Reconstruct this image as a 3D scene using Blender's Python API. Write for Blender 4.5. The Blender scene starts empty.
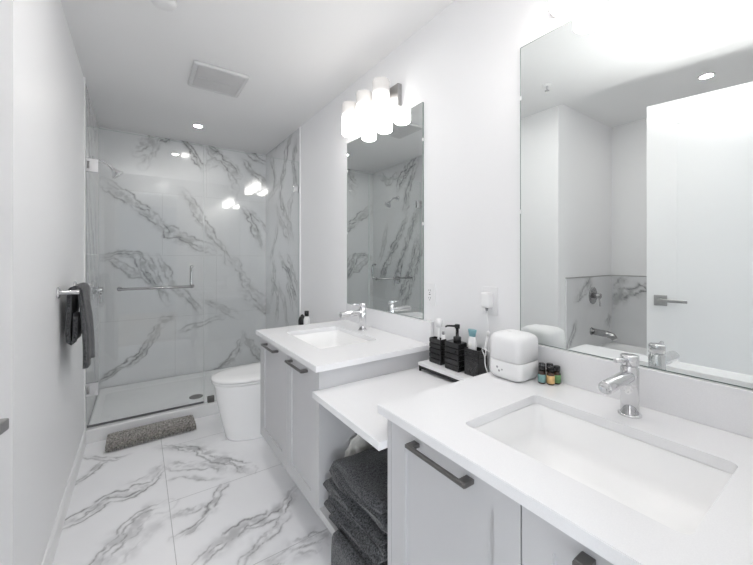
import bpy, bmesh, math, random
import numpy as np
from mathutils import Vector, Matrix

random.seed(7)
SC = bpy.context.scene
COL = SC.collection

# ------------------------------------------------------------------ camera
cam_d = bpy.data.cameras.new('camera')
cam_d.sensor_width = 36.0
cam_d.lens = 344.85 / 753 * 36
cam_d.shift_y = -(282.5 - 258.88) / 753
cam_d.clip_start = 0.02
cam = bpy.data.objects.new('camera', cam_d)
cam.location = (0, 0, 1.25)
cam.rotation_euler = (math.pi / 2, 0, -math.radians(34.5746))
COL.objects.link(cam)
SC.camera = cam

# ------------------------------------------------------------------ light and exposure
wd = bpy.data.worlds.new('world'); SC.world = wd; wd.use_nodes = True
wd.node_tree.nodes['Background'].inputs[0].default_value = (0.9, 0.95, 1.0, 1)
wd.node_tree.nodes['Background'].inputs[1].default_value = 1.0
SHADE_POWER = 5.3        # glowing glass shades of the vanity lights
CAN_POWER = 88.0         # recessed ceiling lights
FILL_CAN_POWER = 165.0    # added fill lamp mid-room, out of view, shaped like a recessed light
BEDROOM_POWER = (28.0, 7.0)   # two added fill lights in the bedroom behind the camera
FLASH_POWER = 23.5       # flash aimed at the ceiling
vs = SC.view_settings
SC.display_settings.display_device = 'sRGB'
vs.view_transform = 'Standard'; vs.look = 'None'; vs.gamma = 1.0; vs.use_curve_mapping = False
vs.exposure = 1.45
try:
    SC.cycles.max_bounces = 16; SC.cycles.diffuse_bounces = 10; SC.cycles.glossy_bounces = 8
    SC.cycles.transparent_max_bounces = 24; SC.cycles.use_denoising = True
    SC.cycles.caustics_reflective = True; SC.cycles.caustics_refractive = False
    SC.cycles.sample_clamp_indirect = 6.0
except Exception:
    pass
for k_, x_ in enumerate((-1.42, 1.42)):      # added fill lights where bedroom windows might be, no windows built
    bl = bpy.data.lights.new('bedroom_fill_light', 'AREA'); bl.shape = 'RECTANGLE'; bl.size = 1.1; bl.size_y = 2.1
    bl.energy = BEDROOM_POWER[k_]; bl.color = (0.93, 0.965, 1.0)
    blo = bpy.data.objects.new('bedroom_fill_light', bl); COL.objects.link(blo)
    blo.location = (x_, -3.38, 1.3); blo.rotation_euler = (math.radians(90), 0, 0)
# the photographer's flash, bounced off the ceiling above the doorway
fl_ = bpy.data.lights.new('bounce_flash', 'SPOT'); fl_.energy = FLASH_POWER; fl_.spot_size = math.radians(120); fl_.spot_blend = 1.0
fl_.shadow_soft_size = 0.08; fl_.color = (1.0, 0.99, 0.98)
flo = bpy.data.objects.new('bounce_flash', fl_); COL.objects.link(flo)
flo.location = (0.12, 0.12, 1.62); flo.rotation_euler = (math.radians(180 - 12), 0, math.radians(-20))

# ------------------------------------------------------------------ measures (metres)
L, W, H = -0.3043, 1.2293, 2.471
YF, YB = 3.022, 4.0765          # shower threshold front, shower back wall
YA, XA = 1.44, -1.274           # tub alcove end wall, back wall
YR = 0.03                       # inner face of the wall with the doorway
ZC, TC = 0.8195, 0.025          # vanity counters
XC, XF = 0.5825, 0.605          # counter front, cabinet front
ZB = 0.195                      # underside of the floating cabinets
FW, YAW = 344.85, math.radians(34.5746)
CY, EYE = 258.88, 1.25

def ray(u, v):
    r = (u - 376.5) / FW
    return Vector((r * math.cos(YAW) + math.sin(YAW), -r * math.sin(YAW) + math.cos(YAW), -(v - CY) / FW))

# ------------------------------------------------------------------ materials
def new_mat(name):
    m = bpy.data.materials.new(name); m.use_nodes = True
    return m, m.node_tree, m.node_tree.nodes['Principled BSDF']

def pbr(name, col, rough=0.5, metal=0.0, spec=0.5, coat=0.0, bump=None, var=None, sheen=0.0):
    """plain procedural material: base colour, optional noise bump (scale, strength) and colour variation (scale, amount)"""
    m, nt, p = new_mat(name)
    c = (*col, 1) if len(col) == 3 else col
    p.inputs['Base Color'].default_value = c
    p.inputs['Roughness'].default_value = rough
    p.inputs['Metallic'].default_value = metal
    p.inputs['Specular IOR Level'].default_value = spec
    if coat: p.inputs['Coat Weight'].default_value = coat; p.inputs['Coat Roughness'].default_value = 0.05
    if sheen: p.inputs['Sheen Weight'].default_value = sheen
    tc = nt.nodes.new('ShaderNodeTexCoord')
    if var:
        n = nt.nodes.new('ShaderNodeTexNoise'); n.inputs['Scale'].default_value = var[0]; n.inputs['Detail'].default_value = 4
        nt.links.new(tc.outputs['Object'], n.inputs['Vector'])
        r = nt.nodes.new('ShaderNodeValToRGB')
        a = var[1]
        r.color_ramp.elements[0].position = 0.3; r.color_ramp.elements[1].position = 0.7
        r.color_ramp.elements[0].color = (c[0] * (1 - a), c[1] * (1 - a), c[2] * (1 - a), 1)
        r.color_ramp.elements[1].color = (min(1, c[0] * (1 + a)), min(1, c[1] * (1 + a)), min(1, c[2] * (1 + a)), 1)
        nt.links.new(n.outputs['Fac'], r.inputs['Fac']); nt.links.new(r.outputs['Color'], p.inputs['Base Color'])
    if bump:
        n2 = nt.nodes.new('ShaderNodeTexNoise'); n2.inputs['Scale'].default_value = bump[0]; n2.inputs['Detail'].default_value = 3
        nt.links.new(tc.outputs['Object'], n2.inputs['Vector'])
        b = nt.nodes.new('ShaderNodeBump'); b.inputs['Strength'].default_value = bump[1]; b.inputs['Distance'].default_value = 0.004
        nt.links.new(n2.outputs['Fac'], b.inputs['Height']); nt.links.new(b.outputs['Normal'], p.inputs['Normal'])
    return m

M = {}
M['paint'] = pbr('wall_paint', (0.86, 0.86, 0.868), 0.42, spec=0.35, bump=(160, 0.04))
M['ceiling'] = pbr('ceiling_paint', (0.84, 0.84, 0.842), 0.6, spec=0.2, bump=(120, 0.05))
M['trim'] = pbr('trim_paint', (0.86, 0.86, 0.865), 0.3, spec=0.4, bump=(60, 0.02))
M['cabinet'] = pbr('cabinet_lacquer', (0.54, 0.54, 0.55), 0.4, spec=0.4, var=(3, 0.015))
M['quartz'] = pbr('white_quartz', (0.80, 0.80, 0.812), 0.22, spec=0.45, var=(420, 0.02))
M['porcelain'] = pbr('porcelain', (0.90, 0.90, 0.90), 0.22, spec=0.45, coat=0.0, var=(2, 0.005))
M['acrylic'] = pbr('white_acrylic', (0.85, 0.855, 0.86), 0.25, spec=0.45, var=(2, 0.005))
M['chrome'] = pbr('chrome', (0.70, 0.70, 0.71), 0.06, metal=1.0, var=(6, 0.01))
M['nickel'] = pbr('brushed_nickel', (0.44, 0.435, 0.43), 0.28, metal=1.0, var=(40, 0.05))
M['gunmetal'] = pbr('dark_nickel', (0.17, 0.165, 0.16), 0.34, metal=0.75, var=(60, 0.08))
M['black'] = pbr('black_resin', (0.016, 0.016, 0.017), 0.2, spec=0.5, var=(30, 0.1))
M['blackmetal'] = pbr('black_metal', (0.02, 0.02, 0.02), 0.4, metal=0.3, var=(30, 0.1))
M['white_plastic'] = pbr('white_plastic', (0.84, 0.84, 0.845), 0.3, spec=0.45, var=(5, 0.008))
M['grey_plastic'] = pbr('grey_plastic', (0.35, 0.35, 0.36), 0.4, var=(9, 0.03))
M['towel'] = pbr('charcoal_terry', (0.08, 0.082, 0.087), 0.95, spec=0.1, bump=(260, 1.0), var=(170, 0.85), sheen=0.25)
M['white_cloth'] = pbr('white_cotton', (0.75, 0.74, 0.70), 0.9, spec=0.1, bump=(90, 0.6), var=(30, 0.12))
M['teal'] = pbr('teal_plastic', (0.22, 0.42, 0.47), 0.35, var=(8, 0.05))
M['amber_glass'] = pbr('dark_amber_glass', (0.05, 0.02, 0.008), 0.08, spec=0.6, coat=0.5, var=(6, 0.1))
M['label_teal'] = pbr('label_teal', (0.22, 0.38, 0.37), 0.6, var=(60, 0.12))
M['label_amber'] = pbr('label_amber', (0.80, 0.53, 0.24), 0.6, var=(60, 0.12))
M['label_green'] = pbr('label_green', (0.16, 0.33, 0.14), 0.6, var=(60, 0.12))
M['label_white'] = pbr('label_white', (0.80, 0.80, 0.77), 0.6, var=(60, 0.04))
M['steel'] = pbr('polished_steel', (0.46, 0.46, 0.465), 0.12, metal=1.0, var=(9, 0.03))
M['seal'] = pbr('clear_seal', (0.62, 0.64, 0.64), 0.35, var=(9, 0.02))
M['rubber'] = pbr('rubber_sweep', (0.13, 0.13, 0.135), 0.5, var=(12, 0.05))
M['grout'] = pbr('grout', (0.52, 0.52, 0.525), 0.8, spec=0.1, var=(50, 0.05))
M['vent_grey'] = pbr('vent_grey', (0.66, 0.66, 0.665), 0.45, var=(8, 0.02))
M['slot'] = pbr('dark_slot', (0.06, 0.06, 0.06), 0.6, var=(9, 0.05))
M['wood_floor'] = pbr('bedroom_floor', (0.42, 0.36, 0.30), 0.5, var=(4, 0.12))
M['bedroom_wall'] = pbr('bedroom_wall', (0.62, 0.66, 0.70), 0.6, var=(3, 0.02))

def mat_mirror():
    m, nt, p = new_mat('mirror_silver')
    p.inputs['Base Color'].default_value = (0.86, 0.885, 0.875, 1)
    p.inputs['Metallic'].default_value = 1.0; p.inputs['Roughness'].default_value = 0.0
    return m
M['mirror'] = mat_mirror()
M['mirror_edge'] = pbr('mirror_edge', (0.22, 0.27, 0.25), 0.15, var=(20, 0.1))

def mat_glass(name, tint, gain=1.0):
    """clear architectural glass: see-through, with a mirror reflection that grows at grazing angles"""
    m = bpy.data.materials.new(name); m.use_nodes = True; nt = m.node_tree
    for n in list(nt.nodes): nt.nodes.remove(n)
    out = nt.nodes.new('ShaderNodeOutputMaterial')
    mix = nt.nodes.new('ShaderNodeMixShader')
    tr = nt.nodes.new('ShaderNodeBsdfTransparent'); tr.inputs[0].default_value = (*tint, 1)
    gl = nt.nodes.new('ShaderNodeBsdfGlossy'); gl.inputs['Roughness'].default_value = 0.0
    gl.inputs['Color'].default_value = (1, 1, 1, 1)
    lw = nt.nodes.new('ShaderNodeLayerWeight'); lw.inputs['Blend'].default_value = 0.5
    pw = nt.nodes.new('ShaderNodeMath'); pw.operation = 'POWER'; pw.inputs[1].default_value = 5
    ma = nt.nodes.new('ShaderNodeMath'); ma.operation = 'MULTIPLY_ADD'
    ma.inputs[1].default_value = 0.95; ma.inputs[2].default_value = 0.038 * gain
    ma.use_clamp = True
    nt.links.new(lw.outputs['Facing'], pw.inputs[0]); nt.links.new(pw.outputs[0], ma.inputs[0])
    nt.links.new(ma.outputs[0], mix.inputs[0]); nt.links.new(tr.outputs[0], mix.inputs[1]); nt.links.new(gl.outputs[0], mix.inputs[2])
    nt.links.new(mix.outputs[0], out.inputs['Surface'])
    return m
M['glass'] = mat_glass('shower_glass', (0.982, 0.99, 0.988))
M['glass_edge'] = pbr('glass_edge', (0.50, 0.60, 0.57), 0.1, var=(10, 0.05))

def mat_emit(name, col, power, zgrad=None):
    m = bpy.data.materials.new(name); m.use_nodes = True; nt = m.node_tree
    p = nt.nodes['Principled BSDF']
    p.inputs['Base Color'].default_value = (0.62, 0.60, 0.585, 1); p.inputs['Roughness'].default_value = 0.25
    p.inputs['Emission Color'].default_value = (*col, 1)
    p.inputs['Emission Strength'].default_value = power
    if zgrad:   # the bulb sits low inside the shade: the glass glows less towards its top rim
        z0, z1, top = zgrad
        tc = nt.nodes.new('ShaderNodeNewGeometry'); sp = nt.nodes.new('ShaderNodeSeparateXYZ')
        mr = nt.nodes.new('ShaderNodeMapRange'); mr.inputs['From Min'].default_value = z0; mr.inputs['From Max'].default_value = z1
        mr.inputs['To Min'].default_value = power; mr.inputs['To Max'].default_value = top
        mr.interpolation_type = 'SMOOTHSTEP'
        nt.links.new(tc.outputs['Position'], sp.inputs[0]); nt.links.new(sp.outputs['Z'], mr.inputs['Value'])
        nt.links.new(mr.outputs[0], p.inputs['Emission Strength'])
    return m
M['shade'] = mat_emit('opal_glass_lit', (1.0, 0.965, 0.93), SHADE_POWER, (2.085, 2.215, 0.06))
M['can_lens'] = mat_emit('downlight_lens', (1.0, 0.97, 0.93), CAN_POWER)
M['fill_can_lens'] = mat_emit('fill_downlight_lens', (1.0, 0.98, 0.96), FILL_CAN_POWER)

def mat_marble(name, base, vein, rough):
    m, nt, p = new_mat(name)
    at = nt.nodes.new('ShaderNodeAttribute'); at.attribute_name = 'vein'
    tc = nt.nodes.new('ShaderNodeTexCoord')
    n = nt.nodes.new('ShaderNodeTexNoise'); n.inputs['Scale'].default_value = 2.2; n.inputs['Detail'].default_value = 6
    n.inputs['Distortion'].default_value = 1.2
    nt.links.new(tc.outputs['Object'], n.inputs['Vector'])
    ad = nt.nodes.new('ShaderNodeMath'); ad.operation = 'MULTIPLY_ADD'; ad.inputs[1].default_value = 0.16; ad.inputs[2].default_value = -0.06
    nt.links.new(n.outputs['Fac'], ad.inputs[0])
    sm = nt.nodes.new('ShaderNodeMath'); sm.operation = 'ADD'; sm.use_clamp = True
    nt.links.new(ad.outputs[0], sm.inputs[0]); nt.links.new(at.outputs['Fac'], sm.inputs[1])
    r = nt.nodes.new('ShaderNodeValToRGB')
    r.color_ramp.elements[0].color = (*base, 1); r.color_ramp.elements[1].color = (*vein, 1)
    nt.links.new(sm.outputs[0], r.inputs['Fac']); nt.links.new(r.outputs['Color'], p.inputs['Base Color'])
    p.inputs['Roughness'].default_value = rough; p.inputs['Specular IOR Level'].default_value = 0.5
    return m
M['marble_floor'] = mat_marble('marble_floor', (0.93, 0.93, 0.945), (0.15, 0.15, 0.155), 0.3)
M['marble_wall'] = mat_marble('marble_wall', (0.74, 0.745, 0.755), (0.10, 0.10, 0.105), 0.14)

# ------------------------------------------------------------------ mesh helpers
def smooth(bm, on=True):
    for f in bm.faces: f.smooth = on

def add_box(bm, x0, x1, y0, y1, z0, z1, bev=0.0, seg=2, rot=None):
    r = bmesh.ops.create_cube(bm, size=1.0)
    vv = r['verts']
    c = Vector(((x0 + x1) / 2, (y0 + y1) / 2, (z0 + z1) / 2))
    for v in vv:
        v.co = Vector((v.co.x * (x1 - x0), v.co.y * (y1 - y0), v.co.z * (z1 - z0))) + c
    if bev:
        es = list({e for v in vv for e in v.link_edges})
        rb = bmesh.ops.bevel(bm, geom=es, offset=bev, segments=seg, profile=0.5, affect='EDGES')
        vv = list(rb['verts']) or vv
    return vv

def box(*a, **k):
    bm = bmesh.new(); add_box(bm, *a, **k); return bm

def frame_of(d):
    d = Vector(d).normalized()
    a = Vector((0, 0, 1)) if abs(d.z) < 0.9 else Vector((1, 0, 0))
    x = a.cross(d).normalized(); y = d.cross(x)
    return x, y

def add_tube(bm, pts, rad, seg=16, caps=True):
    pts = [Vector(p) for p in pts]
    rads = rad if isinstance(rad, (list, tuple)) else [rad] * len(pts)
    rings = []; px = None
    for i, p in enumerate(pts):
        if i == 0: d = pts[1] - pts[0]
        elif i == len(pts) - 1: d = pts[-1] - pts[-2]
        else: d = (pts[i + 1] - p).normalized() + (p - pts[i - 1]).normalized()
        d.normalize()
        if px is None: x, y = frame_of(d)
        else:
            x = (px - d * px.dot(d)).normalized(); y = d.cross(x)
        px = x
        rings.append([bm.verts.new(p + (x * math.cos(t) + y * math.sin(t)) * rads[i])
                      for t in [2 * math.pi * k / seg for k in range(seg)]])
    for a, b in zip(rings, rings[1:]):
        for k in range(seg):
            f = bm.faces.new((a[k], a[(k + 1) % seg], b[(k + 1) % seg], b[k])); f.smooth = True
    if caps:
        bm.faces.new(rings[0][::-1]); bm.faces.new(rings[-1])
    return rings

def tube(*a, **k):
    bm = bmesh.new(); add_tube(bm, *a, **k); return bm

def add_lathe(bm, o, axis, prof, seg=32):
    """prof: list of (distance along axis, radius); a zero radius closes the end"""
    o = Vector(o); d = Vector(axis).normalized(); x, y = frame_of(d)
    rings = []
    for t, r in prof:
        if r < 1e-6: rings.append([bm.verts.new(o + d * t)])
        else: rings.append([bm.verts.new(o + d * t + (x * math.cos(a) + y * math.sin(a)) * r)
                            for a in [2 * math.pi * k / seg for k in range(seg)]])
    for a, b in zip(rings, rings[1:]):
        for k in range(seg):
            k2 = (k + 1) % seg
            if len(a) == 1 and len(b) == 1: continue
            if len(a) == 1: f = bm.faces.new((a[0], b[k2], b[k]))
            elif len(b) == 1: f = bm.faces.new((a[k], a[k2], b[0]))
            else: f = bm.faces.new((a[k], a[k2], b[k2], b[k]))
            f.smooth = True

def lathe(*a, **k):
    bm = bmesh.new(); add_lathe(bm, *a, **k); return bm

def rrect(x0, x1, y0, y1, r, n=5):
    """counter-clockwise rounded rectangle, n+1 points per corner"""
    pts = []
    for cx, cy, a0 in ((x1 - r, y1 - r, 0), (x0 + r, y1 - r, 90), (x0 + r, y0 + r, 180), (x1 - r, y0 + r, 270)):
        for k in range(n + 1):
            a = math.radians(a0 + 90 * k / n)
            pts.append((cx + r * math.cos(a), cy + r * math.sin(a)))
    return pts

def add_loft(bm, loops, cap0=True, cap1=True, sm=True):
    rings = [[bm.verts.new(p) for p in lp] for lp in loops]
    n = len(rings[0])
    for a, b in zip(rings, rings[1:]):
        for k in range(n):
            f = bm.faces.new((a[k], a[(k + 1) % n], b[(k + 1) % n], b[k])); f.smooth = sm
    if cap0: bm.faces.new(rings[0][::-1])
    if cap1: bm.faces.new(rings[-1])
    return rings

WLOC = {}
def obj(name, bm, m, parent=None, autos=True, base=None):
    bmesh.ops.recalc_face_normals(bm, faces=bm.faces[:])
    me = bpy.data.meshes.new(name)
    if parent is None:
        if base is None:
            xs = [v.co for v in bm.verts]
            base = Vector(((min(c.x for c in xs) + max(c.x for c in xs)) / 2, (min(c.y for c in xs) + max(c.y for c in xs)) / 2, min(c.z for c in xs)))
        base = Vector(base)
        bmesh.ops.translate(bm, verts=bm.verts[:], vec=-base)
    else:
        base = Vector((0, 0, 0))
    bm.to_mesh(me); bm.free()
    for mm in (m if isinstance(m, (list, tuple)) else [m]): me.materials.append(M[mm])
    o = bpy.data.objects.new(name, me); COL.objects.link(o)
    if parent is None:
        o.location = base; WLOC[o] = base
    else:
        o.parent = parent; o.location = -WLOC[parent]; WLOC[o] = Vector((0, 0, 0))
    return o

def tag(o, label, cat, group=None, kind=None):
    o['label'] = label; o['category'] = cat
    if group: o['group'] = group
    if kind: o['kind'] = kind
    return o

def thing(name, label, cat, loc, group=None):
    o = bpy.data.objects.new(name, None); COL.objects.link(o)
    o.empty_display_size = 0.05
    o.location = loc; WLOC[o] = Vector(loc)
    return tag(o, label, cat, group)

def struct(name, bm, m, parent=None, label=None):
    o = obj(name, bm, m, parent)
    if parent is None: o['kind'] = 'structure'
    if label: o['label'] = label
    return o

def dup(root, delta, label=None):
    """a copy of a thing with copies of its parts and sub-parts"""
    r = root.copy(); COL.objects.link(r); r.location = Vector(root.location) + Vector(delta)
    if label: r['label'] = label
    for ch in list(root.children):
        c = ch.copy(); COL.objects.link(c); c.parent = r
        for g in list(ch.children):
            d = g.copy(); COL.objects.link(d); d.parent = c
    return r

# ------------------------------------------------------------------ marble slabs with drawn veins
def hash2(ix, iy, s):
    h = (ix.astype(np.int64) * 374761393 + iy.astype(np.int64) * 668265263 + s * 974711) & 0x7fffffff
    h = ((h ^ (h >> 13)) * 1274126177) & 0x7fffffff
    return ((h ^ (h >> 16)) & 0xffff) / 65535.0

def vnoise(x, y, s):
    ix = np.floor(x); iy = np.floor(y); fx = x - ix; fy = y - iy
    fx = fx * fx * (3 - 2 * fx); fy = fy * fy * (3 - 2 * fy)
    a = hash2(ix, iy, s); b = hash2(ix + 1, iy, s); c = hash2(ix, iy + 1, s); d = hash2(ix + 1, iy + 1, s)
    return (a * (1 - fx) + b * fx) * (1 - fy) + (c * (1 - fx) + d * fx) * fy

def fbm(x, y, s, o=4):
    v = 0; a = 0.5; t = 0
    for k in range(o):
        v = v + a * vnoise(x, y, s + k * 17); t += a; x = x * 2.03; y = y * 2.03; a *= 0.5
    return v / t

def vein_field(A, B, veins, seed, thin):
    """darkness of the veins on the grid A, B; veins: (points, band width, strength, strands)"""
    wa = (fbm(A * 6, B * 6, seed) - 0.5) * 0.06 + (fbm(A * 26, B * 26, seed + 3) - 0.5) * 0.034
    wb = (fbm(A * 6, B * 6, seed + 9) - 0.5) * 0.06 + (fbm(A * 26, B * 26, seed + 5) - 0.5) * 0.034
    X = A + wa; Y = B + wb
    out = np.zeros_like(A)
    for vi, (pts, wid, stg, ns) in enumerate(veins):
        best = np.full(A.shape, 9.0); sd = np.zeros_like(A); tt = np.zeros_like(A)
        acc = 0.0
        tot = sum(math.dist(p, q) for p, q in zip(pts, pts[1:]))
        for (x0, y0), (x1, y1) in zip(pts, pts[1:]):
            ln = math.dist((x0, y0), (x1, y1)) + 1e-9
            dx, dy = (x1 - x0) / ln, (y1 - y0) / ln
            t = np.clip((X - x0) * dx + (Y - y0) * dy, 0, ln)
            ex = X - (x0 + t * dx); ey = Y - (y0 + t * dy)
            d = np.hypot(ex, ey)
            s = np.sign(dx * ey - dy * ex)
            m = d < best
            best = np.where(m, d, best); sd = np.where(m, d * s, sd); tt = np.where(m, acc + t, tt)
            acc += ln
        endf = np.clip(np.minimum(tt, tot - tt) / (0.18 * tot + 1e-6), 0, 1) * 0.75 + 0.25
        endf = np.where(best > wid * 3, 0, endf)
        tex = fbm(A * 24, B * 24, seed + 31 + vi, 5)
        sm = np.exp(-(best / (wid * 0.8)) ** 2) * 0.50 * np.clip(tex * 3.4 - 1.15, 0, 1)
        out = np.maximum(out, sm * stg * endf)
        for k in range(ns):
            off = wid * (k - (ns - 1) / 2) / max(1, ns - 1) * 1.1 if ns > 1 else 0.0
            off = off + (fbm(tt * 9 + k * 7.3, tt * 0 + vi * 3.1 + k, seed + 50) - 0.5) * wid * 1.7
            br = np.clip(fbm(tt * 14 + k * 5, tt * 0 + vi * 1.7, seed + 70 + k) * 2.4 - 0.38, 0.0, 1) * (0.65 + 0.35 * tex)
            wl = thin * (0.8 + 0.9 * fbm(tt * 25, tt * 0 + k, seed + 90))
            ln_ = (np.exp(-((sd - off) / wl) ** 2) * 0.85 + np.exp(-((sd - off) / (wl * 3.0)) ** 2) * 0.2) * br
            out = np.maximum(out, ln_ * stg * endf)
    return np.clip(out, 0, 1)

def slab(name, org, U, V, ul, vl, res, veins, grout_u, grout_v, m, seed, thin, kind='structure'):
    """flat tiled slab: grid along U (0..ul) and V (0..vl); grout_u: (u, v0, v1) joints, grout_v: (v, u0, u1) joints"""
    def axis(n, cuts):
        a = list(np.linspace(0, n, max(2, int(n / res) + 1)))
        for c in cuts: a += [c - 0.0014, c + 0.0014]
        return np.array(sorted(set(round(float(q), 5) for q in a if -1e-6 <= q <= n + 1e-6)))
    us = axis(ul, [g[0] for g in grout_u] + [g[k] for g in grout_v for k in (1, 2)])
    vs_ = axis(vl, [g[0] for g in grout_v] + [g[k] for g in grout_u for k in (1, 2)])
    A, B = np.meshgrid(us, vs_, indexing='ij')
    f = vein_field(A, B, veins, seed, thin)
    org, U, V = (np.array(q, float) for q in (org, U, V))
    co = org + A[..., None] * U + B[..., None] * V
    nu, nv = len(us), len(vs_)
    idx = np.arange(nu * nv).reshape(nu, nv)
    quads = np.stack([idx[:-1, :-1], idx[1:, :-1], idx[1:, 1:], idx[:-1, 1:]], -1).reshape(-1, 4)
    me = bpy.data.meshes.new(name)
    me.vertices.add(nu * nv); me.vertices.foreach_set('co', co.reshape(-1))
    me.loops.add(quads.size); me.loops.foreach_set('vertex_index', quads.reshape(-1).astype(np.int32))
    me.polygons.add(len(quads)); me.polygons.foreach_set('loop_start', np.arange(0, quads.size, 4, dtype=np.int32))
    uc = (us[:-1] + us[1:]) / 2; vc = (vs_[:-1] + vs_[1:]) / 2
    UC, VC = np.meshgrid(uc, vc, indexing='ij')
    g = np.zeros(UC.shape, np.int32)
    for c, a, b in grout_u: g[(np.abs(UC - c) < 0.0014) & (VC > a) & (VC < b)] = 1
    for c, a, b in grout_v: g[(np.abs(VC - c) < 0.0014) & (UC > a) & (UC < b)] = 1
    me.polygons.foreach_set('material_index', g.reshape(-1))
    me.materials.append(M[m]); me.materials.append(M['grout'])
    me.update(calc_edges=True)
    at = me.attributes.new('vein', 'FLOAT', 'POINT'); at.data.foreach_set('value', f.reshape(-1).astype(np.float32))
    o = bpy.data.objects.new(name, me); COL.objects.link(o); o['kind'] = kind
    WLOC[o] = Vector((0, 0, 0))
    return o

def on_plane(axis, val, pix, mirror=False):
    """photograph points carried onto a wall or floor plane"""
    out = []
    for u, v in pix:
        d = ray(u, v)
        if axis == 'z': k = (val - EYE) / d.z
        elif axis == 'y': k = val / d.y
        else: k = ((2 * W - val) if mirror else val) / d.x
        p = d * k; p.z += EYE
        if mirror: p.x = 2 * W - p.x
        out.append(p)
    return out

# ================================================================== ROOM SHELL
FX0, FY0 = XA, YR
def fl(pix): return [(p.x - L, p.y - YR) for p in on_plane('z', 0, pix)]
floor_veins = [
    (fl([(44, 536), (56, 528), (80, 518), (106, 500), (128, 494), (150, 482), (164, 468)]), 0.045, 1.0, 3),
    (fl([(124, 484), (144, 477), (164, 464)]), 0.04, 0.55, 1),
    (fl([(66, 488), (71, 484), (89, 474), (100, 466), (106, 460)]), 0.03, 0.9, 2),
    (fl([(78, 457), (95, 458), (113, 459), (131, 454)]), 0.025, 0.7, 2),
    (fl([(96, 575), (110, 552), (126, 534), (143, 514), (156, 508), (167, 504)]), 0.07, 0.8, 3),
    (fl([(120, 565), (134, 545), (148, 530), (166, 520)]), 0.04, 0.45, 1),
    (fl([(160, 447), (178, 446), (196, 449), (212, 455), (232, 463), (250, 472)]), 0.06, 1.0, 3),
    (fl([(166, 462), (185, 466), (205, 464), (222, 470)]), 0.05, 0.85, 2),
    (fl([(166, 481), (185, 476), (206, 479), (222, 478)]), 0.02, 0.7, 1),
    (fl([(172, 539), (195, 526), (208, 512), (218, 496), (228, 482)]), 0.03, 1.0, 2),
    (fl([(170, 516), (193, 511), (209, 504)]), 0.025, 0.8, 2),
    (fl([(190, 572), (206, 556), (226, 541), (248, 526), (268, 516), (286, 505), (297, 488)]), 0.055, 1.0, 3),
    (fl([(236, 572), (250, 552), (261, 538), (272, 532), (286, 513)]), 0.04, 0.8, 2),
    (fl([(286, 549), (311, 539), (332, 533)]), 0.06, 0.8, 2),
    (fl([(255, 572), (285, 560), (320, 552)]), 0.05, 0.6, 2),
    (fl([(220, 440), (232, 438), (244, 434)]), 0.02, 0.3, 1),
]
sx = 0.127 - L
slab('floor', (L, YR, 0), (1, 0, 0), (0, 1, 0), W - L, YB - YR, 0.006, floor_veins,
     [(sx, 0, YB - YR)], [(q - YR, sx, W - L) for q in (0.83, 1.445, 2.06, 2.675)],
     'marble_floor', 11, 0.0042)

def bw(pix): return [(p.x - L, p.z) for p in on_plane('y', YB, pix)]
back_veins = [
    (bw([(136, 152), (146, 146), (159, 138), (178, 137)]), 0.07, 0.8, 3), (bw([(140, 165), (150, 156), (160, 142)]), 0.05, 0.5, 2),
    (bw([(182, 137), (192, 152), (202, 168)]), 0.05, 1.0, 3),
    (bw([(200, 141), (217, 153), (227, 163), (240, 176)]), 0.06, 0.9, 3), (bw([(206, 168), (216, 158), (230, 170), (238, 190)]), 0.05, 0.55, 2),
    (bw([(247, 149), (256, 157), (268, 164)]), 0.05, 0.9, 2), (bw([(243, 160), (254, 174), (266, 186)]), 0.05, 0.8, 2),
    (bw([(104, 182), (122, 195), (144, 211), (160, 224), (176, 236), (200, 246), (212, 251)]), 0.07, 0.95, 3),
    (bw([(180, 190), (194, 206), (200, 222), (213, 237), (234, 266)]), 0.06, 0.75, 3),
    (bw([(100, 258), (120, 253), (137, 255), (146, 276), (158, 288), (170, 302)]), 0.05, 0.9, 3),
    (bw([(107, 257), (129, 272), (146, 280)]), 0.04, 0.7, 2), (bw([(147, 255), (155, 272), (164, 288)]), 0.035, 0.75, 2),
    (bw([(159, 256), (169, 278), (180, 292), (194, 304), (200, 312)]), 0.045, 0.75, 2),
    (bw([(152, 338), (162, 321), (175, 316)]), 0.05, 0.7, 2), (bw([(176, 334), (199, 324), (222, 318)]), 0.035, 0.6, 2),
    (bw([(92, 383), (110, 374), (124, 367), (136, 358), (146, 348), (154, 334)]), 0.045, 1.0, 3),
    (bw([(242, 207), (252, 225), (264, 250)]), 0.05, 0.9, 2), (bw([(248, 210), (258, 220), (268, 232)]), 0.03, 0.7, 2),
    (bw([(232, 256), (240, 274), (248, 286), (262, 300)]), 0.05, 0.6, 2), (bw([(242, 294), (258, 306), (270, 316)]), 0.05, 0.7, 2),
    (bw([(205, 378), (218, 369), (234, 357), (244, 338)]), 0.05, 0.8, 3), (bw([(242, 332), (256, 352), (268, 366)]), 0.05, 0.7, 2),
    (bw([(204, 300), (222, 310), (238, 316)]), 0.05, 0.5, 2),
]
Z1, Z2, Z3 = 0.66, 1.285, 1.91
wl = W - L
slab('wall_shower_back', (L, YB, 0), (1, 0, 0), (0, 0, 1), wl, H, 0.007, back_veins,
     [(0.61, 0, Z1), (1.0, Z1, Z2), (0.5, Z2, Z3), (0.9, Z3, H)], [(z, 0, wl) for z in (Z1, Z2, Z3)], 'marble_wall', 23, 0.0055)

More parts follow.
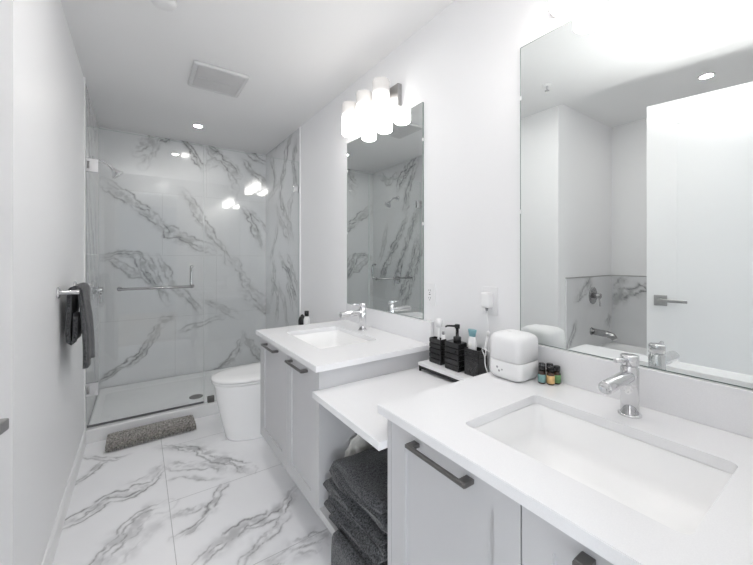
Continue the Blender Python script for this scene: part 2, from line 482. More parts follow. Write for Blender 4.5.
def rw(pix): return [(p.y - YF, p.z) for p in on_plane('x', W, pix)]
right_veins = [
    (rw([(292, 130), (287, 148), (283, 175), (280, 197), (285, 215), (293, 238)]), 0.06, 1.0, 3),
    (rw([(270, 150), (278, 144), (286, 136)]), 0.05, 0.6, 2), (rw([(268, 200), (273, 190), (280, 182)]), 0.04, 0.5, 2),
    (rw([(278, 222), (274, 246), (270, 262)]), 0.045, 0.8, 2), (rw([(296, 180), (290, 205), (288, 230)]), 0.05, 0.5, 2),
    (rw([(273, 257), (275, 280), (271, 300)]), 0.05, 0.8, 2), (rw([(280, 255), (290, 278), (297, 303)]), 0.05, 1.0, 3),
    (rw([(271, 160), (275, 178), (272, 196)]), 0.05, 0.8, 3), (rw([(296, 140), (293, 165), (297, 190)]), 0.05, 0.8, 3), (rw([(276, 205), (281, 222), (290, 244)]), 0.05, 0.7, 2), (rw([(292, 262), (288, 285), (293, 312)]), 0.05, 0.8, 2), (rw([(270, 275), (278, 292), (276, 320)]), 0.05, 0.8, 3),
    (rw([(287, 254), (294, 275), (298, 290)]), 0.04, 0.8, 2), (rw([(277, 284), (284, 300), (288, 330)]), 0.05, 0.6, 2),
]
slab('wall_shower_right', (W, YF, 0), (0, 1, 0), (0, 0, 1), YB - YF, H, 0.008, right_veins,
     [], [(z, 0, YB - YF) for z in (Z1, Z2, Z3)], 'marble_wall', 37, 0.006)

def lw_(pix): return [(p.y - YF, p.z) for p in on_plane('x', L, pix, True)]
left_veins = [
    (lw_([(420, 155), (408, 170), (398, 190)]), 0.08, 1.0, 4), (lw_([(382, 176), (390, 182), (400, 174)]), 0.05, 0.6, 2),
    (lw_([(420, 205), (412, 232), (402, 262), (394, 285)]), 0.07, 0.9, 4), (lw_([(408, 216), (396, 244), (386, 268), (381, 282)]), 0.06, 1.0, 3),
    (lw_([(423, 240), (418, 262), (410, 290), (402, 310)]), 0.06, 0.8, 3), (lw_([(388, 226), (384, 246), (380, 262)]), 0.05, 0.6, 2),
    ([(0.12, 2.4), (0.3, 2.1), (0.34, 1.8)], 0.06, 0.8, 3), ([(0.1, 1.5), (0.25, 1.1), (0.5, 0.7)], 0.06, 0.9, 3), ([(0.6, 0.5), (0.8, 0.2)], 0.05, 0.6, 2),
]
slab('wall_shower_left', (L, YF, 0), (0, 1, 0), (0, 0, 1), YB - YF, H, 0.008, left_veins,
     [], [(z, 0, YB - YF) for z in (Z1, Z2, Z3)], 'marble_wall', 53, 0.006)

struct('wall_right', box(W, W + 0.1, YR - 0.12, YF, 0, H), 'paint')
struct('wall_left', box(L - 0.1, L - 0.0, YA, YF, 0, H), 'paint')
struct('trim_6', box(L - 0.1, L - 0.001, YA, YA + 0.1, H, H + 0.05), 'paint')
struct('wall_alcove_end', box(XA - 0.1, L - 0.1, YA, YA + 0.1, 0, H + 0.05), 'paint')
struct('wall_alcove_back', box(XA - 0.1, XA, YR - 0.12, YA, 0, H + 0.05), 'paint')
# wall with the doorway the camera stands in
DX0, DX1, DZ = -0.40, 0.50, 2.24
bm = bmesh.new()
add_box(bm, XA - 0.1, L, YR - 0.12, YR, DZ, H + 0.05); add_box(bm, XA - 0.1, DX0, YR - 0.12, YR, 0, DZ); add_box(bm, DX1, W, YR - 0.12, YR, 0, H); add_box(bm, L, DX1, YR - 0.12, YR, DZ, H)
struct('wall_rear', bm, 'paint')
bm = bmesh.new()
add_box(bm, DX0 - 0.012, DX0 + 0.012, YR - 0.12, YR + 0.006, 0, DZ); add_box(bm, DX1 - 0.012, DX1 + 0.012, YR - 0.12, YR + 0.006, 0, DZ)
add_box(bm, DX0 + 0.012, DX1 - 0.012, YR - 0.12, YR + 0.006, DZ - 0.02, DZ)
add_box(bm, DX1 + 0.012, DX1 + 0.075, YR, YR + 0.014, 0, DZ + 0.065); add_box(bm, DX0 - 0.012, DX1 + 0.012, YR, YR + 0.014, DZ, DZ + 0.065)
struct('trim_3', bm, 'trim')
# outside shell of the shower so that no light leaks
bm = bmesh.new()
add_box(bm, L - 0.1, W + 0.1, YB + 0.003, YB + 0.1, 0, H); add_box(bm, L - 0.1, L - 0.003, YF, YB, 0, H); add_box(bm, W + 0.003, W + 0.1, YF, YB, 0, H)
struct('wall_shower_backing', bm, 'paint')
struct('ceiling', box(L, W + 0.1, YR - 0.12, YB + 0.1, H, H + 0.1), 'ceiling')
struct('ceiling_alcove', box(XA - 0.1, L, YR - 0.12, YA + 0.1, H + 0.03, H + 0.1), 'ceiling')
bm = bmesh.new(); add_box(bm, XA - 0.1, L, YR - 0.12, YA, -0.1, 0.0)
struct('floor_alcove', bm, 'paint')

# bedroom beyond the doorway (seen only as a reflection in the shower glass)
bm = bmesh.new(); add_box(bm, -2.0, 2.0, -3.4, YR - 0.12, -0.05, 0.0); struct('floor_bedroom', bm, 'wood_floor')
bm = bmesh.new()
add_box(bm, -2.1, -2.0, -3.4, -0.1, 0, H); add_box(bm, 2.0, 2.1, -3.4, -0.1, 0, H); add_box(bm, -2.1, 2.1, -3.5, -3.4, 0, H)
add_box(bm, -2.1, XA - 0.1, -0.1, 0.0, 0, H); add_box(bm, W + 0.1, 2.1, -0.1, 0.0, 0, H)
struct('wall_bedroom', bm, 'bedroom_wall')
struct('ceiling_bedroom', box(-2.1, 2.1, -3.5, YR - 0.12, H, H + 0.1), 'ceiling')

# baseboard and the white edge strips where paint meets tile
bm = bmesh.new()
vv = [(L, 0), (L + 0.013, 0), (L + 0.013, 0.082), (L + 0.006, 0.093), (L, 0.093)]
add_loft(bm, [[(x, YA, z) for x, z in vv], [(x, YF - 0.002, z) for x, z in vv]], sm=False)
struct('baseboard_left', bm, 'trim')
struct('baseboard_right', box(W - 0.013, W, 2.14, YF - 0.002, 0, 0.093, 0.003), 'trim')
struct('trim_1', box(L - 0.002, L + 0.008, YF - 0.006, YF + 0.008, 0.0913, H, 0.002), 'trim')
struct('trim_2', box(W - 0.008, W + 0.002, YF - 0.006, YF + 0.008, 0.0913, H, 0.002), 'trim')

# tub surround tiles
def am(pix): return [(p[0], p[1]) for p in pix]
o = slab('wall_tub_end', (XA, YA - 0.008, 0.46), (1, 0, 0), (0, 0, 1), -0.413 - XA, 0.63, 0.01,
     [([(0.42, 0.63), (0.6, 0.52), (0.72, 0.45)], 0.05, 0.8, 3), ([(0.7, 0.25), (0.8, 0.1), (0.84, 0)], 0.05, 0.8, 3), ([(0.05, 0.28), (0.12, 0.18)], 0.06, 0.7, 3)],
     [], [], 'marble_wall', 71, 0.006)
o = slab('wall_tub_back', (XA + 0.008, YR, 0.46), (0, 1, 0), (0, 0, 1), YA - 0.008 - YR, 0.63, 0.01,
     [([(1.41, 0.35), (1.25, 0.5), (1.05, 0.56), (0.85, 0.63)], 0.07, 1.0, 3), ([(1.38, 0.5), (1.3, 0.62)], 0.05, 0.7, 2), ([(0.9, 0.1), (0.5, 0.3), (0.3, 0.55)], 0.06, 0.8, 3)],
     [(0.6, 0, 0.63)], [], 'marble_wall', 83, 0.006)
struct('trim_4', box(-0.4135, -0.408, YA - 0.01, YA, 0.46, 1.094), 'trim')
bm = bmesh.new(); add_box(bm, XA, -0.408, YA - 0.011, YA, 1.09, 1.097); add_box(bm, XA, XA + 0.011, YR, YA - 0.011, 1.09, 1.097)
struct('trim_5', bm, 'nickel')

# entry door, swung open over the tub, its free edge just left of the frame
def rotz(o, a, pivot):
    o.matrix_world = Matrix.Translation(pivot) @ Matrix.Rotation(a, 4, 'Z') @ Matrix.Translation(-Vector(pivot))
HX, HY = -0.375, 0.062
DWID, DHT = 0.785, 2.215
door = bpy.data.objects.new('door_1', None); COL.objects.link(door); door.location = (HX, HY, 0); WLOC[door] = Vector((0, 0, 0))
door['kind'] = 'structure'; door['label'] = 'white panelled entry door swung open in front of the bathtub'
def door_leaf():
    # local frame: y along the leaf from the hinge, +x is the face towards the vanity
    bm = bmesh.new()
    w, h, t, s = DWID, DHT, 0.04, 0.145
    add_box(bm, -t, 0, 0, s, 0.01, h); add_box(bm, -t, 0, w - s, w, 0.01, h)
    add_box(bm, -t, 0, s, w - s, 0.01, 0.22); add_box(bm, -t, 0, s, w - s, h - s, h)
    add_box(bm, -t + 0.013, -0.013, s, w - s, 0.22, h - s)
    return bm
leaf = obj('door_leaf', door_leaf(), 'trim', door)
hb = bmesh.new()
yh = DWID - 0.068
add_box(hb, 0.0, 0.009, yh - 0.032, yh + 0.032, 0.961, 1.025, 0.001)
add_tube(hb, [(0.009, yh, 0.996), (0.049, yh, 0.996)], 0.010)
add_box(hb, 0.045, 0.058, yh - 0.125, yh + 0.011, 0.987, 1.005, 0.002)
lever = obj('door_handle', hb, 'nickel', door)
door.rotation_euler = (0, 0, -math.radians(12.2))

# ================================================================== SHOWER
t = thing('shower_pan', 'white acrylic shower base with a raised front threshold', 'shower base', ((L + W) / 2, 3.5, 0))
bm = bmesh.new()
add_box(bm, L + 0.002, W - 0.002, YF, YF + 0.085, 0.0, 0.0913, 0.006, 3)
obj('threshold', bm, 'acrylic', t)
bm = bmesh.new()
lo = [rrect(L + 0.003, W - 0.003, YF + 0.086, YB - 0.003, 0.02), rrect(L + 0.003, W - 0.003, YF + 0.086, YB - 0.003, 0.02),
      rrect(L + 0.02, W - 0.02, YF + 0.1, YB - 0.02, 0.03), rrect(L + 0.06, W - 0.06, YF + 0.13, YB - 0.09, 0.05)]
zz = [0.001, 0.05, 0.05, 0.022]
add_loft(bm, [[(x, y, z) for x, y in l] for l, z in zip(lo, zz)])
obj('basin', bm, 'acrylic', t)
bm = lathe((0.42, 3.44, 0.0222), (0, 0, 1), [(0, 0.0), (0, 0.055), (0.003, 0.055), (0.004, 0.05), (0.002, 0.035), (0.002, 0)])
obj('drain', bm, 'gunmetal', t)

YG = YF + 0.035      # glass plane
GT = 2.155
def glass_pane(x0, x1, z0, z1):
    bm = bmesh.new(); add_box(bm, x0, x1, YG, YG + 0.009, z0, z1)
    for f in bm.faces:
        f.material_index = 0 if abs(f.normal.y) > 0.5 else 1
    return bm
t = thing('shower_door', 'frameless clear glass shower door with a chrome bar across it', 'shower door', (0.06, YG, 0.0913))
obj('glass_pane', glass_pane(L + 0.012, 0.428, 0.107, GT), ['glass', 'glass_edge'], t)
for zc in (1.892, 0.355):
    bm = bmesh.new()
    add_box(bm, L + 0.006, L + 0.075, YG - 0.008, YG - 0.0005, zc - 0.045, zc + 0.045, 0.002)
    add_box(bm, L + 0.006, L + 0.075, YG + 0.0095, YG + 0.017, zc - 0.045, zc + 0.045, 0.002)
    add_box(bm, L + 0.0005, L + 0.012, YG - 0.012, YG + 0.02, zc - 0.03, zc + 0.03, 0.002)
    h_ = obj('hinge', bm, 'chrome', t)
    bm = tube([(L + 0.02, YG - 0.012, zc - 0.024), (L + 0.02, YG - 0.012, zc + 0.024)], 0.007)
    obj('hinge_pin', bm, 'nickel', h_)
bm = bmesh.new()
zb = 1.036
add_tube(bm, [(-0.122, YG - 0.05, zb), (0.345, YG - 0.05, zb)], 0.0095)
for x in (-0.112, 0.345):
    add_tube(bm, [(x, YG - 0.0002, zb), (x, YG - 0.058, zb)], 0.0095); add_lathe(bm, (x, YG - 0.0005, zb), (0, -1, 0), [(0, 0), (0, 0.016), (0.006, 0.016), (0.007, 0)])
obj('towel_rail', bm, 'steel', t)
bm = bmesh.new()
y1 = YG + 0.009
pts = [(0.345, y1, zb)] + [(0.345, y1 + 0.04 + 0.018 * math.sin(a), zb + 0.018 - 0.018 * math.cos(a)) for a in np.linspace(0, math.pi / 2, 6)]
pts += [(0.345, y1 + 0.04 + 0.018 * math.cos(a), zb + 0.135 + 0.018 * math.sin(a)) for a in np.linspace(0, math.pi / 2, 6)] + [(0.345, y1, zb + 0.153)]
add_tube(bm, pts, 0.0095)
obj('pull_handle', bm, 'steel', t)
obj('seal_strip', box(0.4283, 0.4327, YG - 0.002, YG + 0.011, 0.115, GT - 0.002), 'seal', t)
obj('bottom_sweep', box(L + 0.012, 0.428, YG - 0.002, YG + 0.011, 0.0965, 0.109, 0.002), 'rubber', t)

t = thing('fixed_glass_screen', 'fixed clear glass shower panel between door and vanity wall', 'shower panel', (0.83, YG, 0.0913))
obj('glass_pane', glass_pane(0.433, W - 0.004, 0.095, GT), ['glass', 'glass_edge'], t)
bm = bmesh.new(); add_box(bm, W - 0.05, W - 0.0005, YG - 0.007, YG - 0.0003, 1.872, 1.922, 0.002); add_box(bm, W - 0.05, W - 0.0005, YG + 0.0093, YG + 0.016, 1.872, 1.922, 0.002)
obj('wall_clamp', bm, 'chrome', t)
bm = bmesh.new(); add_box(bm, 0.455, 0.505, YG - 0.007, YG - 0.0003, 0.0915, 0.14, 0.002); add_box(bm, 0.455, 0.505, YG + 0.0093, YG + 0.016, 0.0915, 0.14, 0.002)
obj('floor_clamp', bm, 'gunmetal', t)

t = thing('shower_valve', 'chrome shower mixer valve on the left shower wall behind the glass', 'shower valve', (L, 3.5, 1.0))
obj('escutcheon', lathe((L + 0.0005, 3.5, 1.0), (1, 0, 0), [(0, 0), (0, 0.075), (0.006, 0.075), (0.009, 0.066), (0.009, 0)]), 'chrome', t)
obj('valve_body', lathe((L + 0.0095, 3.5, 1.0), (1, 0, 0), [(0, 0), (0, 0.026), (0.06, 0.024), (0.062, 0.02), (0.062, 0)]), 'chrome', t)
obj('lever', tube([(L + 0.055, 3.5, 0.985), (L + 0.06, 3.5, 0.90)], [0.008, 0.006]), 'chrome', t)
t = thing('overhead_shower', 'chrome shower head on a bent arm high on the left shower wall', 'shower head', (L, 3.5, 2.03))
obj('flange', lathe((L + 0.0005, 3.5, 2.03), (1, 0, 0), [(0, 0), (0, 0.03), (0.01, 0.026), (0.012, 0)]), 'chrome', t)
obj('arm', tube([(L + 0.01, 3.5, 2.03), (L + 0.06, 3.5, 2.028), (L + 0.10, 3.5, 2.01), (L + 0.135, 3.5, 1.97)], 0.010), 'chrome', t)
obj('spray_head', lathe((L + 0.13, 3.5, 1.975), (0.62, 0, -0.78), [(0, 0), (0, 0.014), (0.02, 0.02), (0.05, 0.045), (0.062, 0.045), (0.064, 0.04), (0.064, 0)]), 'chrome', t)

# ================================================================== TUB (seen in the near mirror)
t = thing('bathtub', 'white bathtub in the alcove behind the open door', 'bathtub', (-0.84, 0.73, 0))
X0, X1, Y0, Y1 = XA + 0.012, -0.413, YR + 0.004, YA - 0.012
bm = bmesh.new()
lps = [rrect(X0, X1, Y0, Y1, 0.015), rrect(X0, X1, Y0, Y1, 0.015), rrect(X0 + 0.008, X1 - 0.008, Y0 + 0.008, Y1 - 0.008, 0.02),
       rrect(X0 + 0.06, X1 - 0.09, Y0 + 0.08, Y1 - 0.09, 0.1), rrect(X0 + 0.08, X1 - 0.11, Y0 + 0.12, Y1 - 0.12, 0.1), rrect(X0 + 0.14, X1 - 0.17, Y0 + 0.25, Y1 - 0.2, 0.12)]
add_loft(bm, [[(x, y, z) for x, y in l] for l, z in zip(lps, [0.001, 0.455, 0.465, 0.465, 0.44, 0.1])])
obj('shell', bm, 'acrylic', t)
obj('overflow_plate', lathe((-0.84, YA - 0.147, 0.40), (0, -1, 0.25), [(0, 0), (0, 0.032), (0.006, 0.03), (0.008, 0)]), 'chrome', t)
t = thing('tub_spout', 'chrome tub spout on the marble end wall above the bathtub', 'tub spout', (-0.85, YA - 0.008, 0.612))
obj('spout', tube([(-0.85, YA - 0.0085, 0.612), (-0.85, YA - 0.13, 0.606), (-0.85, YA - 0.172, 0.596), (-0.85, YA - 0.192, 0.572)], [0.028, 0.028, 0.027, 0.023], 20), 'steel', t)
obj('escutcheon', lathe((-0.85, YA - 0.0085, 0.612), (0, -1, 0), [(0, 0), (0, 0.034), (0.008, 0.03), (0.008, 0)]), 'steel', t)
t = thing('tub_valve', 'round chrome tub valve with a lever on the marble end wall', 'tub valve', (-0.872, YA - 0.008, 0.925))
obj('escutcheon', lathe((-0.872, YA - 0.0085, 0.925), (0, -1, 0), [(0, 0), (0, 0.075), (0.006, 0.075), (0.009, 0.066), (0.009, 0)], 40), 'steel', t)
obj('valve_body', lathe((-0.872, YA - 0.0175, 0.925), (0, -1, 0), [(0, 0), (0, 0.025), (0.055, 0.023), (0.057, 0)]), 'steel', t)
obj('lever', tube([(-0.872, YA - 0.062, 0.91), (-0.872, YA - 0.068, 0.835)], [0.008, 0.006]), 'steel', t)

# ================================================================== VANITIES
def shaker_door(y0, y1, z0, z1, hy):
    """front in the plane x = XF facing -x; stile and rail frame with a recessed panel"""
    bm = bmesh.new(); s, th = 0.06, 0.02
    for a in ((y0, y0 + s, z0, z1), (y1 - s, y1, z0, z1), (y0 + s, y1 - s, z0, z0 + s), (y0 + s, y1 - s, z1 - s, z1)):
        add_box(bm, XF, XF + th, *a)
    add_box(bm, XF + 0.009, XF + th - 0.002, y0 + s, y1 - s, z0 + s, z1 - s)
    bmesh.ops.remove_doubles(bm, verts=bm.verts[:], dist=1e-5)
    return bm
def bar_handle(yc, ln, zc):
    bm = bmesh.new(); h = 0.0045
    add_box(bm, XF - 0.034, XF - 0.024, yc - ln / 2, yc + ln / 2, zc - h, zc + h, 0.0015)
    for s in (-1, 1):
        ye = yc + s * (ln / 2 - 0.011)
        add_box(bm, XF - 0.0295, XF - 0.0002, ye - 0.011, ye + 0.011, zc - h - 0.001, zc + h + 0.001, 0.0015)
    return bm
def vanity(name, label, y0, y1, gap, handles, grp):
    t = thing(name, label, 'vanity cabinet', ((XF + W) / 2, (y0 + y1) / 2, ZB), grp)
    bm = bmesh.new(); xb = W - 0.003; zt = ZC - TC - 0.0005; xc = XF + 0.0215
    add_box(bm, XF, xb, y0, y0 + 0.018, ZB, zt); add_box(bm, XF, xb, y1 - 0.018, y1, ZB, zt)
    add_box(bm, xc, xb, y0 + 0.018, y1 - 0.018, ZB, ZB + 0.018); add_box(bm, xb - 0.012, xb, y0 + 0.018, y1 - 0.018, ZB + 0.018, zt)
    add_box(bm, xc, xc + 0.018, y0 + 0.018, y1 - 0.018, zt - 0.03, zt)
    obj('carcass', bm, 'cabinet', t)
    za, zb_ = ZB + 0.002, zt - 0.005
    for (a, b), (hy, hl) in zip(((gap + 0.0015, y1 - 0.0195), (y0 + 0.0195, gap - 0.0015)), handles):
        d = obj('door', shaker_door(a, b, za, zb_, hy), 'cabinet', t)
        obj('handle', bar_handle(hy, hl, 0.762), 'gunmetal', d)['label'] = 'dark metal bar handle'
    return t
YFAR0, YFAR1, YN1 = 1.2725, 2.1323, 0.838
vanity('vanity_cabinet', 'grey two-door floating vanity cabinet beside the toilet', 1.292, 2.114, 1.667, ((1.889, 0.205), (1.503, 0.20)), 'bathroom vanities')
vanity('vanity_cabinet', 'grey two-door floating vanity cabinet nearest the viewer', YR + 0.002, 0.820, 0.388, ((0.600, 0.200), (0.180, 0.195)), 'bathroom vanities')

def counter(label, y0, y1, sx0, sx1, sy0, sy1):
    zt, zb_ = ZC, ZC - TC
    x0, x1 = XC, W - 0.002
    n = 6
    inner = rrect(sx0, sx1, sy0, sy1, 0.018, n)
    cor = [(x1, y1), (x0, y1), (x0, y0), (x1, y0)]
    bm = bmesh.new()
    def ring(z):
        return [bm.verts.new((x, y, z)) for x, y in inner], [bm.verts.new((x, y, z)) for x, y in cor]
    it, ct = ring(zt); ib, cb = ring(zb_)
    N = len(inner)
    for iv, cv in ((it, ct), (ib, cb)):
        for q in range(4):
            for k in range(n):
                bm.faces.new((iv[q * (n + 1) + k], iv[q * (n + 1) + k + 1], cv[q]))
            bm.faces.new((iv[q * (n + 1) + n], iv[((q + 1) * (n + 1)) % N], cv[(q + 1) % 4], cv[q]))
    for k in range(N):
        bm.faces.new((it[k], it[(k + 1) % N], ib[(k + 1) % N], ib[k]))
    for q in range(4): bm.faces.new((ct[q], ct[(q + 1) % 4], cb[(q + 1) % 4], cb[q]))
    oe = [e for e in bm.edges if all(v in ct for v in e.verts)]
    bmesh.ops.recalc_face_normals(bm, faces=bm.faces[:])
    bmesh.ops.bevel(bm, geom=oe, offset=0.0015, segments=2, affect='EDGES')
    t = thing('vanity_countertop', label, 'countertop', ((x0 + x1) / 2, (y0 + y1) / 2, zb_), 'white quartz countertops')
    obj('slab', bm, 'quartz', t)
    obj('backsplash', box(W - 0.021, W - 0.002, y0, y1, ZC + 0.0003, 0.932, 0.001), 'quartz', t)
    return t
SF = (0.712, 1.050, 1.51, 1.97); SN = (0.700, 1.036, 0.163, 0.615)
counter('white quartz vanity countertop beside the toilet, cut out for the far sink', YFAR0, YFAR1, *SF)
counter('white quartz vanity countertop nearest the viewer, cut out for the near sink', YR + 0.002, YN1, *SN)

def sink(label, x0, x1, y0, y1):
    z1 = ZC - TC - 0.0006
    t = thing('sink', label, 'sink', ((x0 + x1) / 2, (y0 + y1) / 2, z1 - 0.12), 'undermount sinks')
    bm = bmesh.new()
    def rr(d, r): return rrect(x0 + d, x1 - d, y0 + d, y1 - d, r, 6)
    seq = [(-0.02, 0.03, z1 - 0.012), (-0.02, 0.03, z1), (-0.003, 0.02, z1), (0.0, 0.02, z1 - 0.004), (0.012, 0.03, z1 - 0.075), (0.018, 0.035, z1 - 0.092), (0.034, 0.04, z1 - 0.103), (0.10, 0.05, z1 - 0.107)]
    inner = [[(x, y, z) for x, y in rr(d, r)] for d, r, z in seq]
    outer = [[(x, y, z) for x, y in rr(d, r)] for d, r, z in ((0.09, 0.05, z1 - 0.118), (0.02, 0.04, z1 - 0.112), (-0.006, 0.03, z1 - 0.08), (-0.006, 0.03, z1 - 0.012))]
    add_loft(bm, outer + inner)
    obj('basin', bm, 'porcelain', t)
    obj('drain', lathe((x0 + 0.125, (y0 + y1) / 2, z1 - 0.1068), (0, 0, 1), [(0, 0), (0, 0.03), (0.003, 0.029), (0.003, 0.02), (0.006, 0.018), (0.007, 0)]), 'chrome', t)
    return t
sink('white rectangular undermount sink in the countertop beside the toilet', *SF)
sink('white rectangular undermount sink in the countertop nearest the viewer', *SN)

def faucet(label, x, y):
    z = ZC
    t = thing('faucet', label, 'faucet', (x, y, z), 'single-lever faucets')
    obj('base_ring', lathe((x, y, z + 0.0003), (0, 0, 1), [(0, 0), (0, 0.0275), (0.004, 0.0275), (0.006, 0.025), (0.006, 0)], 36), 'chrome', t)
    obj('body', lathe((x, y, z + 0.0065), (0, 0, 1), [(0, 0), (0, 0.0215), (0.124, 0.0215), (0.126, 0.019), (0.132, 0.019), (0.132, 0)], 36), 'chrome', t)
    sp = bmesh.new()
    add_lathe(sp, (x - 0.012, y, z + 0.109), (-1, 0, -0.03), [(0, 0.017), (0.138, 0.017), (0.140, 0.0155), (0.139, 0.012), (0.137, 0.010), (0.137, 0)], 28)
    obj('spout', sp, 'chrome', t)
    cap = obj('handle_cap', lathe((x, y, z + 0.139), (0, 0, 1), [(0, 0), (0, 0.0215), (0.024, 0.0215), (0.026, 0.0195), (0.026, 0)], 36), 'chrome', t)
    lv = bmesh.new()
    add_tube(lv, [(x - 0.015, y, z + 0.153), (x - 0.072, y + 0.008, z + 0.159)], [0.0062, 0.0055], 14)
    obj('lever', lv, 'chrome', cap)
    return t
faucet('chrome single-lever faucet behind the sink beside the toilet', 1.115, 1.765)
faucet('chrome single-lever faucet behind the sink nearest the viewer', 1.118, 0.388)

# ------------------------------------------------------------------ mirrors and their lights
MB, MT = 0.9335, 2.071
def mirror(label, y0, y1):
    t = thing('wall_mirror', label, 'mirror', (W - 0.004, (y0 + y1) / 2, MB), 'vanity mirrors')
    bm = box(W - 0.0065, W - 0.0008, y0, y1, MB, MT)
    bm.normal_update()
    for f in bm.faces: f.material_index = 0 if f.normal.x < -0.5 else 1
    obj('mirror_plate', bm, ['mirror', 'mirror_edge'], t)
    bm = bmesh.new(); e = 0.0025; xa_, xb_ = W - 0.0069, W - 0.0066
    add_box(bm, xa_, xb_, y0, y1, MT - e, MT); add_box(bm, xa_, xb_, y0, y1, MB, MB + e)
    add_box(bm, xa_, xb_, y0, y0 + e, MB + e, MT - e); add_box(bm, xa_, xb_, y1 - e, y1, MB + e, MT - e)
    obj('polished_edge', bm, 'mirror_edge', t)
    for zc in (MB + 0.5, MB + 0.94):
        for yy, s in ((y0, -1), (y1, 1)):
            obj('clip', box(W - 0.0095, W - 0.0068, yy - 0.006, yy + 0.006, zc - 0.008, zc + 0.008, 0.001), 'white_plastic', t)
    return t
mirror('frameless tall wall mirror above the far sink', 1.3459, 2.1439)
mirror('large frameless wall mirror above the near sink', YR + 0.02, 0.7883)

def vanity_light(label, yc):
    t = thing('vanity_light', label, 'wall light', (W, yc, 2.1), 'three-shade vanity lights')
    y0, y1 = yc - 0.266, yc + 0.266
    obj('backplate', box(W - 0.028, W - 0.0005, y0, y1, 2.115, 2.243, 0.002), 'nickel', t)
    for k in (-1, 0, 1):
        y = yc + 0.18 * k
        a = bmesh.new()
        add_tube(a, [(W - 0.0282, y, 2.145), (1.1955, y, 2.145)], 0.014, 12)
        ar = obj('arm', a, 'nickel', t)
        s = bmesh.new()
        add_lathe(s, (1.145, y, 2.066), (0, 0, 1), [(0, 0), (0, 0.042), (0.004, 0.047), (0.01, 0.05), (0.200, 0.05), (0.206, 0.0475), (0.208, 0.043), (0.208, 0)], 36)
        obj('shade', s, 'shade', t)
    return t
vanity_light('three-shade vanity light over the far mirror', 1.796)
vanity_light('three-shade vanity light over the near mirror, mostly above the picture', 0.392)

# ------------------------------------------------------------------ open shelf unit between the vanities
ZM, XM = 0.7155, 0.5744
t = thing('open_shelf_unit', 'grey open shelf unit between the two vanities, holding towels', 'shelf unit', (0.9, 1.056, ZB))
obj('shelf', box(XF, W - 0.003, 0.8215, 1.2905, 0.20, 0.232, 0.001), 'cabinet', t)
obj('back_panel', box(W - 0.015, W - 0.003, 0.8215, 1.2905, 0.2325, ZM - TC - 0.001), 'cabinet', t)
o = obj('countertop', box(XM, W - 0.002, 0.8215, 1.2905, ZM - TC, ZM, 0.0015), 'quartz')
tag(o, 'lower white quartz countertop bridging the two vanities', 'countertop', 'white quartz countertops')

# ------------------------------------------------------------------ folded towels on the shelf
def folded_towel(name, label, z0, th, layers, y0, y1, xf, xb, seed, sag=0.0, group='folded charcoal towels on the shelf'):
    """a towel folded back and forth: a serpentine strip seen edge-on from the front, extruded to the back"""
    rnd = random.Random(seed)
    tl = th / layers
    path = []
    for k in range(layers):
        zc = z0 + tl * (k + 0.5)
        ya, yb = y0 + rnd.uniform(0, 0.02), y1 - rnd.uniform(0, 0.02)
        N = 14
        row = [(yb + (ya - yb) * i / N) for i in range(N + 1)]
        if k % 2: row = row[::-1]
        for i, y in enumerate(row):
            path.append((y, zc))
        if k < layers - 1:     # rounded turn to the next layer
            s = -1 if k % 2 == 0 else 1
            for a in (45, 90, 135):
                path.append((row[-1] + s * math.sin(math.radians(a)) * tl * 0.48, zc + tl * 0.5 * (1 - math.cos(math.radians(a)))))
    hw = tl * 0.47
    nx = 12
    bm = bmesh.new(); rows = []
    ph = rnd.uniform(0, 6)
    for ix in range(nx + 1):
        fx = ix / nx
        x = xf + (xb - xf) * fx
        prof = []
        n = len(path)
        for side in (1, -1):
            rng = range(n) if side == 1 else range(n - 1, -1, -1)
            for i in rng:
                y, z = path[i]
                a = path[max(0, i - 1)]; b = path[min(n - 1, i + 1)]
                dy, dz = b[0] - a[0], b[1] - a[1]; l_ = math.hypot(dy, dz) + 1e-9
                h_ = hw * (0.55 if i in (0, n - 1) else 1.0)
                e = 1.0
                if fx == 0: e = 0.72
                yy = y - dz / l_ * h_ * side * e
                zz = z + dy / l_ * h_ * side * e
                u = (yy - y0) / (y1 - y0)
                lift = (zz - z0) / th
                zz += lift * (0.010 * math.sin(u * 4.1 + ph) + 0.006 * math.sin(u * 9 + fx * 5 + ph * 2)) - sag * u * (1 - fx) * 0.0
                xx = x + (0.012 * math.sin(u * 5 + ph + lift * 4) + 0.012 * math.sin(lift * 9 + ph)) * (1 - fx)
                prof.append((xx, yy, max(zz, z0 + 0.0005)))
        rows.append(prof)
    add_loft(bm, rows, True, True)
    o = obj(name, bm, 'towel')
    tag(o, label, 'towel', group)
    return o
TS = 0.2328
folded_towel('folded_towel', 'charcoal terry towel folded at the bottom of the shelf stack', TS, 0.066, 3, 0.848, 1.232, 0.618, 0.98, 1)
folded_towel('folded_towel', 'charcoal terry towel folded in the middle of the shelf stack', TS + 0.085, 0.066, 3, 0.850, 1.222, 0.610, 0.97, 2)
folded_towel('folded_towel', 'charcoal terry towel folded on top of the shelf stack', TS + 0.170, 0.074, 3, 0.852, 1.195, 0.606, 0.96, 3)
